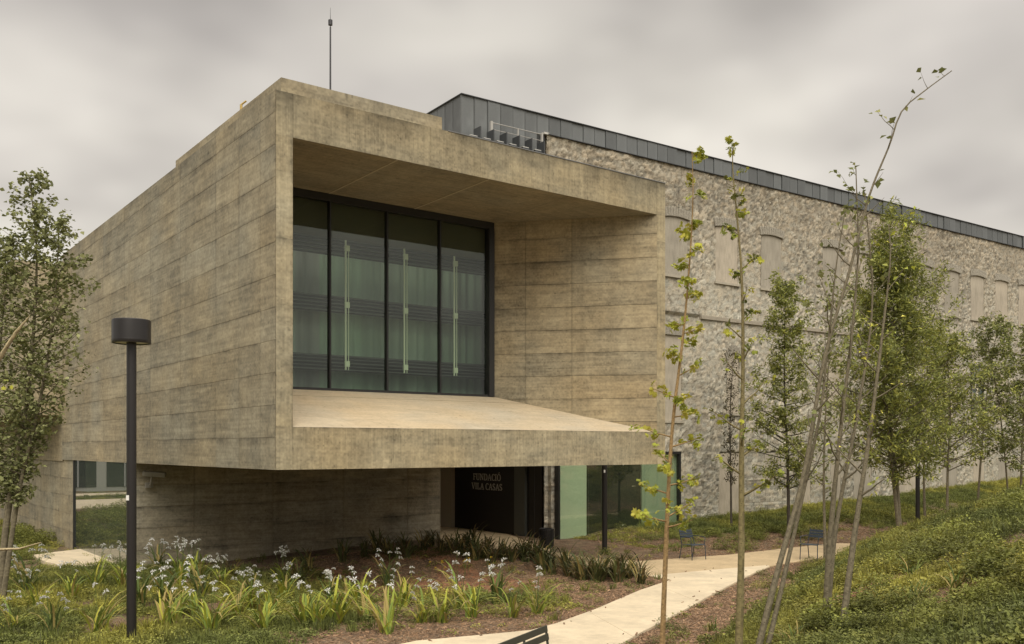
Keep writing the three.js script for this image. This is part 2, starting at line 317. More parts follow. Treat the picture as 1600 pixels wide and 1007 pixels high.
{
  // side wall (faces left)
  const Ws = 19.3, H = TOP - SOF, cols = [0, 0.78, 1.95, 3.34, 5.85, 8.39, 10.95, 13.4, 15.9, 17.8, Ws], rows = rowsOf(H, 0.63);
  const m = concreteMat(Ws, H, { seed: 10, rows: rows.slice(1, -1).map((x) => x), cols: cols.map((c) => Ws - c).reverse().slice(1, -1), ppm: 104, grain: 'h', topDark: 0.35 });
  const core = part('side_wall', box(0.012, 0.354, SOF + 0.01, TOP - 0.01, -Ws, -0.36), bigC, ext);
  // texture axis runs from far to near: a = Ws - w
  panels(core, V(0, SOF, -Ws), Z_, Y_, grid(cols.map((c) => Ws - c).reverse(), rows), m, Ws, H, 0.007);
  // front frame: left pier, top beam, lower beam, right pier
  const fr = part('front_frame', merge([box(0.012, 0.342, SOF + 0.01, TOP - 0.01, -0.36, -0.012), box(0.354, 10.69, CEIL + 0.012, TOP - 0.01, -0.5, -0.012), box(10.402, 10.688, SILL, CEIL, -0.5, -0.012)]), bigC, ext);
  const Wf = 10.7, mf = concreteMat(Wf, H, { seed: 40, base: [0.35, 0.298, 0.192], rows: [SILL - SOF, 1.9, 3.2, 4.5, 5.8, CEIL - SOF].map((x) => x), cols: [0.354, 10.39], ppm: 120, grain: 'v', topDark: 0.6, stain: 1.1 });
  panels(fr, V(0, SOF, 0), X_, Y_, [[0, 0.354, 0, H]], mf, Wf, H, 0.004);
  panels(fr, V(0, SOF, 0), X_, Y_, [[0.354, 1.75, CEIL - SOF, H], [1.75, 3.5, CEIL - SOF, H], [3.5, 5.72, CEIL - SOF, H], [5.72, 8.4, CEIL - SOF, H], [8.4, 10.39, CEIL - SOF, H]], mf, Wf, H, 0.006);
  panels(fr, V(0, SOF, 0), X_, Y_, [[0.354, 2.6, 0, SILL - SOF], [2.6, 5.05, 0, SILL - SOF], [5.05, 7.6, 0, SILL - SOF], [7.6, 10.39, 0, SILL - SOF]], mf, Wf, H, 0.004);
  panels(fr, V(0, SOF, 0), X_, Y_, [[10.39, 10.7, 0, H]], mf, Wf, H, 0.006);
  // pier inner faces and beam undersides
  const pierIn = geoOf([0.354, SILL, -0.0, 0.354, SILL, -0.36, 0.354, CEIL, -0.36, 0.354, CEIL, 0], [0, 1, 2, 0, 2, 3], [0, 0, 0.36, 0, 0.36, 5.6, 0, 5.6]);
  part('pier_face', pierIn, mf, ext);
  // roof slab and parapet
  part('roof_slab', merge([box(0.36, 10.688, CEIL + 0.014, TOP - 0.02, -3.55, -0.5), box(0.36, 10.688, CEIL + 0.014, TOP - 0.02, -Ws, -5.4), box(7.5, 10.688, CEIL + 0.014, TOP - 0.021, -5.4, -3.55)]), bigC, ext);  // gap over the window room is added, so sky light reaches the curtain
  const mp = concreteMat(10.3, 0.3, { seed: 60, ppm: 90, stain: 0.8 });
  const pp = part('parapet', merge([box(0.18, 3.9, TOP - 0.02, TOP + 0.33, -0.42, -0.17), box(3.65, 3.9, TOP - 0.02, TOP + 0.33, -6.8, -0.42), box(0.18, 0.43, TOP - 0.02, TOP + 0.33, -6.8, -0.42)]), bigC, ext);
  panels(pp, V(0.18, TOP - 0.02, -0.16), X_, Y_, [[0, 1.9, 0, 0.35], [1.9, 3.72, 0, 0.35]], mp, 10.3, 0.35, 0.006);
  part('roof_flashing', box(3.95, 10.69, TOP - 0.001, TOP + 0.018, -0.16, 0.012), std(0.22, 0.22, 0.22, { roughness: 0.45, metalness: 0.6 }), ext);
  // recess: ceiling, floor, right and left reveals
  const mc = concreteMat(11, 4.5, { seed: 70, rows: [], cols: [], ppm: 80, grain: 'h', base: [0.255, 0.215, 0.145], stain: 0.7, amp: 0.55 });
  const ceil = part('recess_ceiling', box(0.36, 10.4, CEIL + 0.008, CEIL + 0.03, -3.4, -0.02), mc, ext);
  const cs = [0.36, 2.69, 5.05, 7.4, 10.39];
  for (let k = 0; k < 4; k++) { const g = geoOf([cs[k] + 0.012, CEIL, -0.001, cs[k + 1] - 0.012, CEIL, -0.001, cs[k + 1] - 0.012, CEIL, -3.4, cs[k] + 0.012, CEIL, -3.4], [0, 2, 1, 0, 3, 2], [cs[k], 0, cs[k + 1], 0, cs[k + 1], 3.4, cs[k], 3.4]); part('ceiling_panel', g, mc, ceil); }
  for (const u of [2.69, 5.05]) part('joint_strip', box(u - 0.02, u + 0.02, CEIL - 0.008, CEIL + 0.008, -3.3, -0.02), std(0.42, 0.36, 0.25), ceil);
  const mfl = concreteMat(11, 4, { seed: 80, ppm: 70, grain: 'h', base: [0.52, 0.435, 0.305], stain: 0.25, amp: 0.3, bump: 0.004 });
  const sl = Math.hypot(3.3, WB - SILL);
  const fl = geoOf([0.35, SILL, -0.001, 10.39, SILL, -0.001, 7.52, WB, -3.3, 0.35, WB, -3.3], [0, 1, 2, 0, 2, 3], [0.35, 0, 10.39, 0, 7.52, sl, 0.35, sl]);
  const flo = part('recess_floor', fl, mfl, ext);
  part('floor_joint', box(0.4, 8.1, SILL + (WB - SILL) * 0.80, SILL + (WB - SILL) * 0.80 + 0.006, -0.80 * 3.3 - 0.012, -0.80 * 3.3), std(0.2, 0.16, 0.1), flo);
  // soffit slab
  const under = new THREE.Shape([[0, SOF + 0.012], [10.6, SOF + 0.012], [10.6, SILL], [3.3, WB], [0.012, SILL - 0.01]].map((p) => new THREE.Vector2(...p)));
  part('soffit_slab', merge([box(0.36, 10.69, SOF + 0.004, SILL - 0.012, -12.5, -0.012), box(10.69, 15.2, SOF + 0.004, SILL - 0.3, -17, -10.9), box(12.6, 15.2, SOF + 0.005, SILL - 0.31, -10.9, -8.6)]), bigC, ext);
  // right reveal, splayed
  const L = Math.hypot(2.87, 3.3), A = V(10.39, 3.3, 0), B = V(7.52, 3.3, -3.3), ex = A.clone().sub(B).normalize(), Hr = CEIL - 3.3, rr = [0, 0.58, 1.19, 1.80, 2.41, 3.02, 3.63, 4.24, 4.85, 5.46, Hr], cr = [0, 0.9, 2.15, L];
  const mr = concreteMat(L, Hr, { seed: 90, rows: rr.slice(1, -1), cols: cr.slice(1, -1), ppm: 150, grain: 'h', base: [0.35, 0.292, 0.188], stain: 1.25 });
  const rs = new THREE.Shape([[10.4, 0.02], [10.69, 0.02], [10.69, 12], [10.35, 12], [10.35, 0.40], [7.72, 3.42], [7.53, 3.3]].map((p) => new THREE.Vector2(p[0], p[1])));
  const rg = new THREE.ExtrudeGeometry(rs, { depth: Hr, bevelEnabled: false }); rg.rotateX(-Math.PI / 2); rg.translate(0, 3.3, 0); metricUV(rg); 
  const rw = part('reveal_wall', rg, bigC, ext); panels(rw, B, ex, Y_, grid(cr, rr), mr, L, Hr, 0.010);
  const ls = new THREE.Shape([[0.345, 0.3], [1.17, 3.3], [0.345, 3.3]].map((p) => new THREE.Vector2(p[0], p[1])));
  const lg = new THREE.ExtrudeGeometry(ls, { depth: Hr, bevelEnabled: false }); lg.rotateX(-Math.PI / 2); lg.translate(0, 3.3, 0); metricUV(lg); part('left_reveal_wall', lg, bigC, ext);
  // window
  const darkM = std(0.018, 0.018, 0.018, { roughness: 0.45 });
  const win = new THREE.Group(); win.name = 'window'; ext.add(win);
  const u0 = 1.17, u1 = 7.52, mul = [2.735, 4.285, 5.84];
  part('window_frame', merge([box(u0, u1, WT - 0.02, CEIL - 0.002, -3.4, -3.24), box(u0, u1, WB - 0.03, WB + 0.05, -3.4, -3.26), box(u1 - 0.17, u1 - 0.003, WB, WT, -3.42, -3.22), box(u0, u0 + 0.1, WB, WT, -3.42, -3.22)]), darkM, win);
  for (const u of mul) part('mullion', box(u - 0.022, u + 0.022, WB + 0.05, WT - 0.02, -3.40, -3.27), darkM, win);
  const glass = new THREE.MeshPhysicalMaterial({ color: new THREE.Color().setRGB(0.87, 0.925, 0.88), transmission: 1, thickness: 0, roughness: 0.0, ior: 1.55, specularIntensity: 0.65 });
  const es = [u0 + 0.1, ...mul, u1 - 0.17];
  for (let k = 0; k < 4; k++) part('pane', box(es[k] + 0.03, es[k + 1] - 0.03, WB + 0.05, WT - 0.02, -3.345, -3.335), glass, win);
  // room behind
  const curtainM = std(1, 1, 1, { roughness: 0.95, vertexColors: true });
  const cp = [], ci = [], cc = []; let n = 0;
  for (let u = 0.4; u < 10.3; u += 0.045) { const w = 4.75 + 0.05 * Math.sin(u * 9 + 2 * vn(u * 2, 0, 3)) + 0.03 * Math.sin(u * 23); cp.push(u, WB - 0.1, -w, u, 8.75, -w); { const q = hash(Math.floor(u / 0.62), 1, 9), k = 0.75 + 0.5 * vn(u * 5, 1, 8), c = [lerp(0.31, 0.27, q) * k, lerp(0.32, 0.36, q) * k, lerp(0.30, 0.27, q) * k]; cc.push(...c, ...c); } if (n > 0) ci.push(2 * n - 2, 2 * n, 2 * n + 1, 2 * n - 2, 2 * n + 1, 2 * n - 1); n++; }
  const room = part('room_shell', merge([box(0.36, 10.34, WB - 0.25, WB - 0.02, -8.2, -3.45), box(0.36, 10.34, WB - 0.02, CEIL, -8.3, -8.2)]), std(0.14, 0.14, 0.12), ext);
  part('curtain', geoOf(cp, ci, null, cc), curtainM, room, 'pale green pleated curtain behind the glass');
  part('added_dark_panel', box(0.36, 7.5, 8.27, CEIL - 0.003, -3.55, -3.50), std(0.075, 0.070, 0.050), room);  // added dark board standing in for the dim window top; screens the roof gap
  for (const yc of [8.23, 6.80, 5.33]) part('rail_housing', box(0.4, 10.3, yc - 0.20, yc + 0.20, -4.36, -4.26), std(0.03, 0.034, 0.032), room);
  const rod = std(0.075, 0.085, 0.075, { roughness: 0.5 }), tube = std(0.74, 0.78, 0.60, { roughness: 0.5 });
  for (const yc of [8.23, 6.80, 5.33]) part('louvre_rail', merge([-0.19, -0.10, -0.02, 0.07, 0.15].map((d, i) => box(0.4, 10.3, yc + d, yc + d + (i % 2 ? 0.02 : 0.03), -4.22 + 0.01 * i, -4.14 + 0.01 * i))), rod, room);
  for (const u of [3.58, 5.27, 6.83]) part('light_post', merge([cyl(0.024, 5.15, 8.42, u - 0.04, -4.08, 10), cyl(0.012, 5.15, 8.2, u + 0.04, -4.08, 8), ...[8.2, 6.78, 5.3].map((y) => box(u - 0.065, u + 0.06, y - 0.07, y + 0.07, -4.11, -4.05))]), tube, room);
  // lower concrete wall in the shade, left wing and glass corner
  const Wl = 10.3, Hl = SOF + 0.9, rl = [0, 0.55, 1.17, 1.79, 2.41, 3.03, Hl], cl = [0, 1.75, 4.17, 6.59, 9.0, Wl];
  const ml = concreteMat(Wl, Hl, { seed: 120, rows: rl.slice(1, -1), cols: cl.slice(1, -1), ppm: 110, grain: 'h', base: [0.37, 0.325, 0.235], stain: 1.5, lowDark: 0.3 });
  const lw = part('lower_wall', box(0.1, 10.39, -0.9, SOF, -10.9, -10.512), bigC, ext);
  panels(lw, V(0.1, -0.9, -10.5), X_, Y_, grid(cl, rl), ml, Wl, Hl, 0.022);
  part('lower_wall_end', box(10.395, 10.42, -0.9, SOF, -10.9, -10.5), bigC, ext);
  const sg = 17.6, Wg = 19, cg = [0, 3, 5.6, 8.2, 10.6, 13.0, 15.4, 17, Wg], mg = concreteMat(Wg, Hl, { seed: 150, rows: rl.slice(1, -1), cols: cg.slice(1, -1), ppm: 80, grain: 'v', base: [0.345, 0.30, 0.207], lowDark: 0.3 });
  const lws = part('left_lower_wall', box(0.06, 0.4, -0.9, SOF + 0.001, -sg - Wg, -sg - 0.01), bigC, ext);
  panels(lws, V(0.05, -0.9, -sg - Wg), Z_, Y_, grid(cg, rl), mg, Wg, Hl);
  const lgz = new THREE.Group(); lgz.name = 'corner_glazing'; ext.add(lgz);
  const mirror = new THREE.MeshPhysicalMaterial({ color: new THREE.Color().setRGB(0.35, 0.42, 0.37), transmission: 0.9, thickness: 0, roughness: 0.0, ior: 3.2 });
  part('pane', box(0.04, 0.055, -0.42, SOF, -sg + 0.03, -10.56), mirror, lgz);
  part('glazing_frame', merge([box(0.0, 0.1, -0.45, SOF, -sg, -sg + 0.08), box(0.02, 0.09, -0.50, -0.42, -sg, -10.5)]), darkM, lgz);
  part('lobby_floor', box(0.1, 10, -0.5, -0.42, -sg, -10.9), std(0.3, 0.28, 0.23), ext);
  // projecting volume at the far end
  const pv = part('projecting_volume', box(-1.59, 0.3, 4.35, TOP - 0.35, -38, -19.3), bigC, ext);
  const mq = concreteMat(1.6, 5.5, { seed: 170, ppm: 80, rows: [0.6, 1.2, 1.8, 2.4, 3, 3.6, 4.2, 4.8], grain: 'v' });
  panels(pv, V(-1.6, 4.35, -19.29), X_, Y_, grid([0, 1.6], rowsOf(TOP - 0.35 - 4.35, 0.63)), mq, 1.6, TOP - 4.7);
  const me = concreteMat(18.7, 5.5, { seed: 180, ppm: 60, rows: rowsOf(TOP - 4.7, 0.63).slice(1, -1), cols: [2.5, 5, 7.5, 10, 12.5, 15], grain: 'v' });
  panels(pv, V(-1.6, 4.35, -38), Z_, Y_, grid([0, 2.5, 5, 7.5, 10, 12.5, 15, 18.7], rowsOf(TOP - 4.7, 0.63)), me, 18.7, TOP - 4.7);
  part('back_wall', box(0.0, 0.35, SOF - 0.05, 4.4, -38, -19.3), bigC, ext);
  // entrance passage: sign wall, doors, posts
  const ent = new THREE.Group(); ent.name = 'entrance'; ext.add(ent);
  const leafM = std(0.020, 0.017, 0.016, { roughness: 0.38, metalness: 0.3 });
  const sign = part('sign_panel', box(13.46, 13.54, -0.05, SOF, -14.2, -10.14), leafM, ent, 'dark bronze panel with the museum name');
  part('door_leaf', box(13.46, 13.54, -0.05, SOF, -9.45, -8.62), leafM, ent);
  part('door_leaf', box(13.455, 13.46, -0.05, SOF, -9.05, -9.03), std(0.05, 0.05, 0.05), ent);
  part('steel_post', box(13.36, 13.58, -0.1, SOF, -10.12, -9.48), std(0.10, 0.105, 0.095, { roughness: 0.4, metalness: 0.4 }), ent);
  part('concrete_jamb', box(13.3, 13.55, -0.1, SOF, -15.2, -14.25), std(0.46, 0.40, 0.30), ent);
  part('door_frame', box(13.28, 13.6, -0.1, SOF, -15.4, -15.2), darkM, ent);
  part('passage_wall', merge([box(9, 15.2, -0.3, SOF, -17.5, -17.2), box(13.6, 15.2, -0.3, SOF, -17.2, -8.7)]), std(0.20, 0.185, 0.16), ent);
  part('passage_floor', box(10.42, 13.6, -0.2, 0.006, -17.2, -10.4), tanMat, ent);
  let font = null; try { font = await new FontLoader().loadAsync('fonts/droid/droid_serif_regular.typeface.json'); } catch (e) { console.log('font ' + e); }
  if (font) {
    const mk = (s, size) => { const g = new TextGeometry(s, { font, size, depth: 0.008, curveSegments: 4, bevelEnabled: false }); g.computeBoundingBox(); return g; };
    const l1 = mk('FUNDACIÓ', 0.25), l2 = mk('VILA CASAS', 0.25);
    const w1 = l1.boundingBox.max.x, w2 = l2.boundingBox.max.x;
    l1.translate(-w1 / 2, 0.18, 0); l2.translate(-w2 / 2, -0.18, 0);
    const tm = part('lettering', merge([l1, l2]), std(0.62, 0.60, 0.57, { roughness: 0.5 }), sign);
    tm.scale.set(1.02, 1, 1); tm.rotation.y = -Math.PI / 2; tm.position.set(13.459, 1.77, -12.0);
  }
}

// ---------------------------------------------------------------- stone building
const stone = thing('stone_factory', 'long rubble stone factory wall with blind arched windows and zinc roof band', 'building'); stoneFrame(stone);
const cols_ = [5.64, 8.5, 11.22, 15.33, 17.75, 20.2, 22.62, 25.05, 27.46, 29.86, 32.3, 34.7];
const blind = [];
for (const t of cols_) {
  blind.push([t, t + 1.3, 9.88, 12.16, 0.07]);
  if (t === 5.64) blind.push([5.64, 6.72, 4.25, 7.58, 0.0]); else if (t > 12 && t !== 27.46) blind.push([t + 0.05, t + 1.3, 5.25, 7.45, 0.1]);
}
blind.push([9.16, 9.86, 4.6, 7.06, 0.34]);
for (const [a, b, y] of [[8.69, 9.95, 0.2], [11.48, 12.5, 1.86], [13.68, 14.47, 0.3], [15.9, 16.6, 0.3], [17.56, 18.9, 0.4], [21.03, 22.5, 0.6], [24.82, 26.16, 0.7], [27.7, 28.8, 0.8], [30.2, 31.5, 0.9]]) blind.push([a, b, y, 3.0 - (a > 15 ? 0.38 : 0), 0.04]);
const topY = 14.15;
function inBlind(t, y) { for (const [a, b, y0, y1, r] of blind) if (t >= a && t <= b && y >= y0) { const q = (t - a) / (b - a) * 2 - 1; if (y <= y1 - r * q * q) return true; } return false; }
function worley(x, y, s) { // F1, F2 and the id of the nearest stone
  const ix = Math.floor(x), iy = Math.floor(y); let f1 = 9, f2 = 9, id = 0;
  for (let j = -1; j <= 1; j++) for (let i = -1; i <= 1; i++) { const a = ix + i, b = iy + j, dx = a + 0.12 + 0.76 * hash(a, b, s) - x, dy = b + 0.12 + 0.76 * hash(a, b, s + 1) - y, d = Math.hypot(dx, dy); if (d < f1) { f2 = f1; f1 = d; id = hash(a, b, s + 2); } else if (d < f2) f2 = d; }
  return [f1, f2, id];
}
const stoneTex = tex(1024, 1024, (x, y) => { // 2 m tile: fine rubble chips and mortar crumbs round 1
  let L = 0.84 + 0.30 * (tvn(x / 7, y / 7, 146, 1) - 0.5) + 0.22 * (tvn(x / 22, y / 18, 46, 2) - 0.5) + 0.24 * (tvn(x / 3, y / 3, 341, 3) - 0.5);
  const c = tvn(x / 13, y / 8, 78, 5); if (c < 0.2) L -= 0.9 * (0.2 - c);
  return [L, L, L];
}); stoneTex.repeat.set(0.5, 0.5);
const stoneMat = new THREE.MeshStandardMaterial({ vertexColors: true, map: stoneTex, roughness: 0.95, bumpMap: stoneTex, bumpScale: 0.035 });
function stoneFace(t0, t1, y0, y1, seed, skipBlind) {
  const step = 0.062, ts = [], ys = [];
  const edges = skipBlind ? blind.flatMap((b) => [b[0], b[1]]) : [], hedges = skipBlind ? blind.map((b) => b[2]) : [];
  for (let t = t0; t < t1; t += step) ts.push(t); ts.push(t1); for (let y = y0; y < y1; y += step) ys.push(y); ys.push(y1);
  for (const e of edges) { if (e > t0 + 0.1 && e < t1 - 0.1) { ts.push(e - 0.006, e + 0.006); } } for (const e of hedges) ys.push(e - 0.006, e + 0.006);
  ts.sort((a, b) => a - b); ys.sort((a, b) => a - b);
  const pos = [], uv = [], col = [], idx = [], n = ts.length;
  for (const y of ys) for (const t of ts) {
    const wx = t + 0.10 * (vn(t * 4, y * 4, 3) - 0.5), wy = y + 0.10 * (vn(t * 4, y * 4, 4) - 0.5);
    const big = vn(t * 0.7, y * 0.7, seed + 9); const k = big > 0.5 ? 6.4 : 4.4;
    let [f1, f2, id] = worley(wx * k, wy * k * 1.35, seed);
    const coursed = y < 3.0 && (t < 7.3 || (t > 10.2 && t < 13.4));
    if (coursed) { const ry = Math.floor(y / 0.13), xx = t / 0.3 + (ry & 1) * 0.5 + 0.3 * hash(ry, 0, 5), e = Math.min((y / 0.13 - ry), 1 - (y / 0.13 - ry)) * 0.13, ex = Math.min(xx - Math.floor(xx), 1 - xx + Math.floor(xx)) * 0.3; f1 = 0; f2 = Math.min(e, ex) * 14; id = hash(Math.floor(xx), ry, 8); }
    const joint = clamp((f2 - f1) * (coursed ? 1.6 : 3.2));
    const smooth = ss(0.50, 0.62, fbm(t * 0.32 + 4, y * 0.42, seed + 31, 4)) * (coursed ? 0 : 0.6);
    let z = (coursed ? 0.03 : 0.055) * (1 - 0.8 * smooth) * Math.sqrt(joint) * (0.3 + 0.8 * id) + 0.045 * (fbm(t * 2.2, y * 2.8, seed + 5, 3) - 0.5) - 0.06;
    if (t < 7.6 && y < 8.4) z -= 0.12; 
    if (skipBlind && inBlind(t, y)) z = -0.30;
    const up = ss(8.4, 13.5, y + 2 * (fbm(t * 0.3, y * 0.3, 44, 2) - 0.5));
    const pit = vn(t * 9, y * 13, 71) < 0.24 ? 0.62 : 1, tone = lerp(0.68 + 0.62 * id, 1.02, smooth) + 0.36 * (fbm(t * 0.35, y * 0.45, seed + 7, 3) - 0.5), jm = joint < 0.35 ? lerp(lerp(0.52, 1, joint / 0.35), 1, smooth) : 1;
    const L = tone * jm * pit * lerp(1.04, 0.84, up), warm = lerp(0.0, 0.05, up) + 0.10 * (hash(Math.floor(id * 1e6), 3, 1) - 0.5);
    pos.push(t, y, z); uv.push(t, y); col.push(0.55 * L * (1 + 0.9 * warm), 0.508 * L, 0.41 * L * (1 - 0.9 * warm));
  }
  for (let j = 0; j < ys.length - 1; j++) for (let i = 0; i < n - 1; i++) { const a = j * n + i; idx.push(a, a + 1, a + n + 1, a, a + n + 1, a + n); }
  return geoOf(pos, idx, uv, col);
}
{
  const wall = part('stone_wall', stoneFace(0, 39, -0.6, topY, 200, true), stoneMat, stone);
  const g2 = stoneFace(0, 2.4, -0.6, topY, 260, false); g2.rotateY(-Math.PI / 2); g2.translate(0, 0, -2.4); part('stone_return_wall', g2, stoneMat, stone);
  part('wall_core', box(0.2, 39, -0.6, topY - 0.05, -2.4, -0.35), std(0.3, 0.27, 0.22), stone);
  const rendTex = tex(512, 512, (x, y) => { const L = 1 + 0.16 * (tvn(x / 60, y / 90, 8, 1) - 0.5) + 0.22 * (tvn(x / 14, y / 50, 36, 2) - 0.5) + 0.16 * (tvn(x / 3, y / 3, 170, 3) - 0.5); return [0.385 * L, 0.35 * L, 0.28 * L]; }); rendTex.repeat.set(0.4, 0.4);
  const rend = new THREE.MeshStandardMaterial({ map: rendTex, roughness: 0.9, bumpMap: rendTex, bumpScale: 0.006 });
  const rends = [0.86, 0.94, 1.02, 1.1].map((k, i) => { const m = rend.clone(); m.color.setRGB(k, k * (1 - 0.01 * i), k * (1.02 - 0.02 * i)); return m; });
  for (const [a, b, y0, y1, r] of blind) {
    const s = new THREE.Shape(); s.moveTo(a + 0.004, y0); s.lineTo(b - 0.004, y0); const N = r > 0.2 ? 16 : 8; for (let k = 0; k <= N; k++) { const q = 1 - 2 * k / N; s.lineTo(lerp(a, b, (q + 1) / 2) + (k === 0 ? -0.004 : k === N ? 0.004 : 0), y1 - r * q * q - 0.005); }
    const zz = a < 7.6 && y0 < 8.4 ? -0.20 : -0.055;
    const g = new THREE.ExtrudeGeometry(s, { depth: 0.05, bevelEnabled: false }); g.translate(0, 0, zz - 0.05); metricUV(g); part('blind_window', g, rends[Math.floor(hash(a * 10, y0 * 10, 3) * 4)], wall);
    if (y1 > 4) { // flat brick arch of voussoirs over the opening
      const vs = [], nV = 11; for (let k = 0; k < nV; k++) { const q = (k + 0.5) / nV * 2 - 1, t = lerp(a - 0.12, b + 0.12, (q + 1) / 2), v = rbox(0.105 * (b - a + 0.24) / 1.28, 0.34, 0.1, 0.012); v.rotateZ(-q * (0.18 + r)); v.translate(t, y1 + 0.17 - r * q * q * 1.15, zz + 0.035); vs.push(v); }
      part('window_arch', merge(vs), std(0.50, 0.46, 0.38, { roughness: 0.95, bumpMap: stoneTex, bumpScale: 0.05 }), wall);
    }
    if (y1 > 4) part('window_sill', box(a - 0.1, b + 0.1, y0 - 0.09, y0 - 0.002, zz - 0.1, zz + 0.10), rend, wall);
  }
  part('string_course', box(7.6, 39, 8.30, 8.44, -0.12, 0.055), std(0.36, 0.32, 0.255, { roughness: 0.95, bumpMap: stoneTex, bumpScale: 0.03 }), wall);
  // small window far along
  const wf = part('window_frame', merge([box(27.42, 27.5, 5.2, 7.5, -0.12, 0.02), box(28.55, 28.63, 5.2, 7.5, -0.12, 0.02), box(27.5, 28.55, 7.42, 7.5, -0.12, 0.02), box(27.5, 28.55, 5.2, 5.28, -0.12, 0.02), box(27.5, 28.55, 6.65, 6.72, -0.12, 0.02)]), std(0.03, 0.03, 0.03), wall);
  part('pane', box(27.5, 28.55, 5.28, 7.42, -0.06, -0.03), new THREE.MeshPhysicalMaterial({ color: new THREE.Color().setRGB(0.05, 0.07, 0.055), roughness: 0.06 }), wf);
  // zinc band
  const zTex = tex(256, 256, (x, y) => { const L = 1 + 0.22 * (tvn(x / 40, y / 64, 4, 1) - 0.5) + 0.10 * (tvn(x / 5, y / 5, 51, 2) - 0.5); return [0.155 * L, 0.165 * L, 0.168 * L]; });
  const zs = [0.9, 1, 1.1, 1.18].map((k) => new THREE.MeshStandardMaterial({ map: zTex, color: new THREE.Color(k, k, k), roughness: 0.45, metalness: 0.25 }));
  const zb = part('zinc_roof_band', merge([box(-3.38, 39, topY + 0.01, 14.84, -5, -0.2), box(-3.38, -0.02, 11.5, topY + 0.01, -5, -0.2)]), std(0.035, 0.037, 0.038), stone);
  const step = 0.52, r = rngOf(5);
  const pg = (y0, y1, w = step) => merge([box(0.022, w - 0.022, y0, y1, -0.02, 0), box(-0.010, 0.010, y0, y1 + 0.008, -0.025, 0.012)]);
  const short = pg(topY + 0.02, 14.86), tall = pg(12.2, 14.86);
  for (let k = -6.5; k < 74; k++) { const t = k * step - 0.04; const m = part('zinc_panel', t < -0.3 ? tall : short, zs[(r() * 4) | 0], zb); m.position.set(t, 0, -0.17 + 0.006 * r()); m.rotation.x = 0.004 * (r() - 0.5); }
  for (let k = 0; k < 9; k++) { const m = part('zinc_panel', tall, zs[(r() * 4) | 0], zb); m.rotation.y = -Math.PI / 2; m.position.set(-3.40, 0, -4.9 + k * step); }
  part('zinc_edge', merge([box(-3.45, 39, 14.86, 14.89, -0.3, -0.115), box(-3.45, -3.38, 14.86, 14.89, -5, -0.3), box(0, 39, topY - 0.012, topY + 0.012, -0.3, 0.05)]), std(0.05, 0.052, 0.055, { metalness: 0.4, roughness: 0.5 }), zb);
  // end of the stone wall: boarded cheek and coping
  part('wall_cheek', box(-0.10, -0.075, 12.0, topY - 0.02, -1.6, -0.05), std(0.035, 0.036, 0.04), stone);
  const ck = merge(Array.from({ length: 10 }, (_, k) => box(-0.13, -0.10, 12, topY - 0.04, -1.58 + k * 0.155, -1.45 + k * 0.155))); part('cheek_board', ck, std(0.045, 0.046, 0.05), stone);
  part('coping', box(-0.16, 0.06, topY - 0.02, topY + 0.05, -1.75, 0.04), std(0.5, 0.49, 0.46), stone);
  // roof fins and railing
  for (let k = 0; k < 6; k++) { const f = part('roof_fin', merge([box(0, 0.035, 12.6, 13.72, 0.0, 0.42), box(-0.28, 0.0, 13.34, 13.40, 0.05, 0.30)]), std(0.075, 0.08, 0.085, { metalness: 0.4, roughness: 0.5 }), stone); f.position.set(-3.05 + k * 0.52, 0, 0); part('bracket_cap', box(-0.30, -0.03, 13.40, 13.425, 0.05, 0.30), std(0.5, 0.5, 0.48), f); }
  part('roof_railing', merge([bar(V(-2.45, 14.02, 0.18), V(-0.35, 14.02, 0.18), 0.016), bar(V(-2.45, 13.8, 0.18), V(-0.35, 13.8, 0.18), 0.012), box(-2.5, -2.42, 13.55, 14.06, 0.14, 0.22), box(-0.4, -0.34, 13.55, 14.06, 0.14, 0.22), box(-1.4, -1.36, 13.55, 14.03, 0.16, 0.20)]), std(0.40, 0.39, 0.37, { roughness: 0.4 }), stone);
  // glazed front at ground level
  const gl = new THREE.Group(); gl.name = 'shop_glazing'; stone.add(gl);
  const dk = std(0.016, 0.016, 0.016, { roughness: 0.4 });
  part('glazing_frame', merge([box(0.42, 0.5, -0.3, 3.05, -0.1, 0.10), box(6.33, 6.42, -0.3, 3.05, -0.1, 0.10), box(0.42, 6.42, 2.95, 3.05, -0.1, 0.12)]), dk, gl);
  const gm = new THREE.MeshPhysicalMaterial({ color: new THREE.Color().setRGB(0.93, 0.965, 0.93), transmission: 1, thickness: 0, roughness: 0.0, ior: 1.9 });
  for (const [a, b] of [[0.5, 1.82], [1.83, 4.52], [4.53, 6.33]]) part('pane', box(a, b, -0.3, 2.95, 0.045, 0.055), gm, gl);
  part('blind_panel', box(0.5, 1.82, -0.3, 2.95, -0.12, -0.06), std(0.60, 0.69, 0.51, { roughness: 0.6 }), gl, 'pale green panel behind the left pane');
  part('blind_panel', box(4.52, 6.33, -0.3, 2.95, -0.12, -0.06), std(0.36, 0.43, 0.31, { roughness: 0.6 }), gl, 'green panel behind the right pane');
  part('dark_interior', box(1.82, 4.52, -0.3, 2.95, -0.28, -0.14), std(0.022, 0.026, 0.018), gl);
}
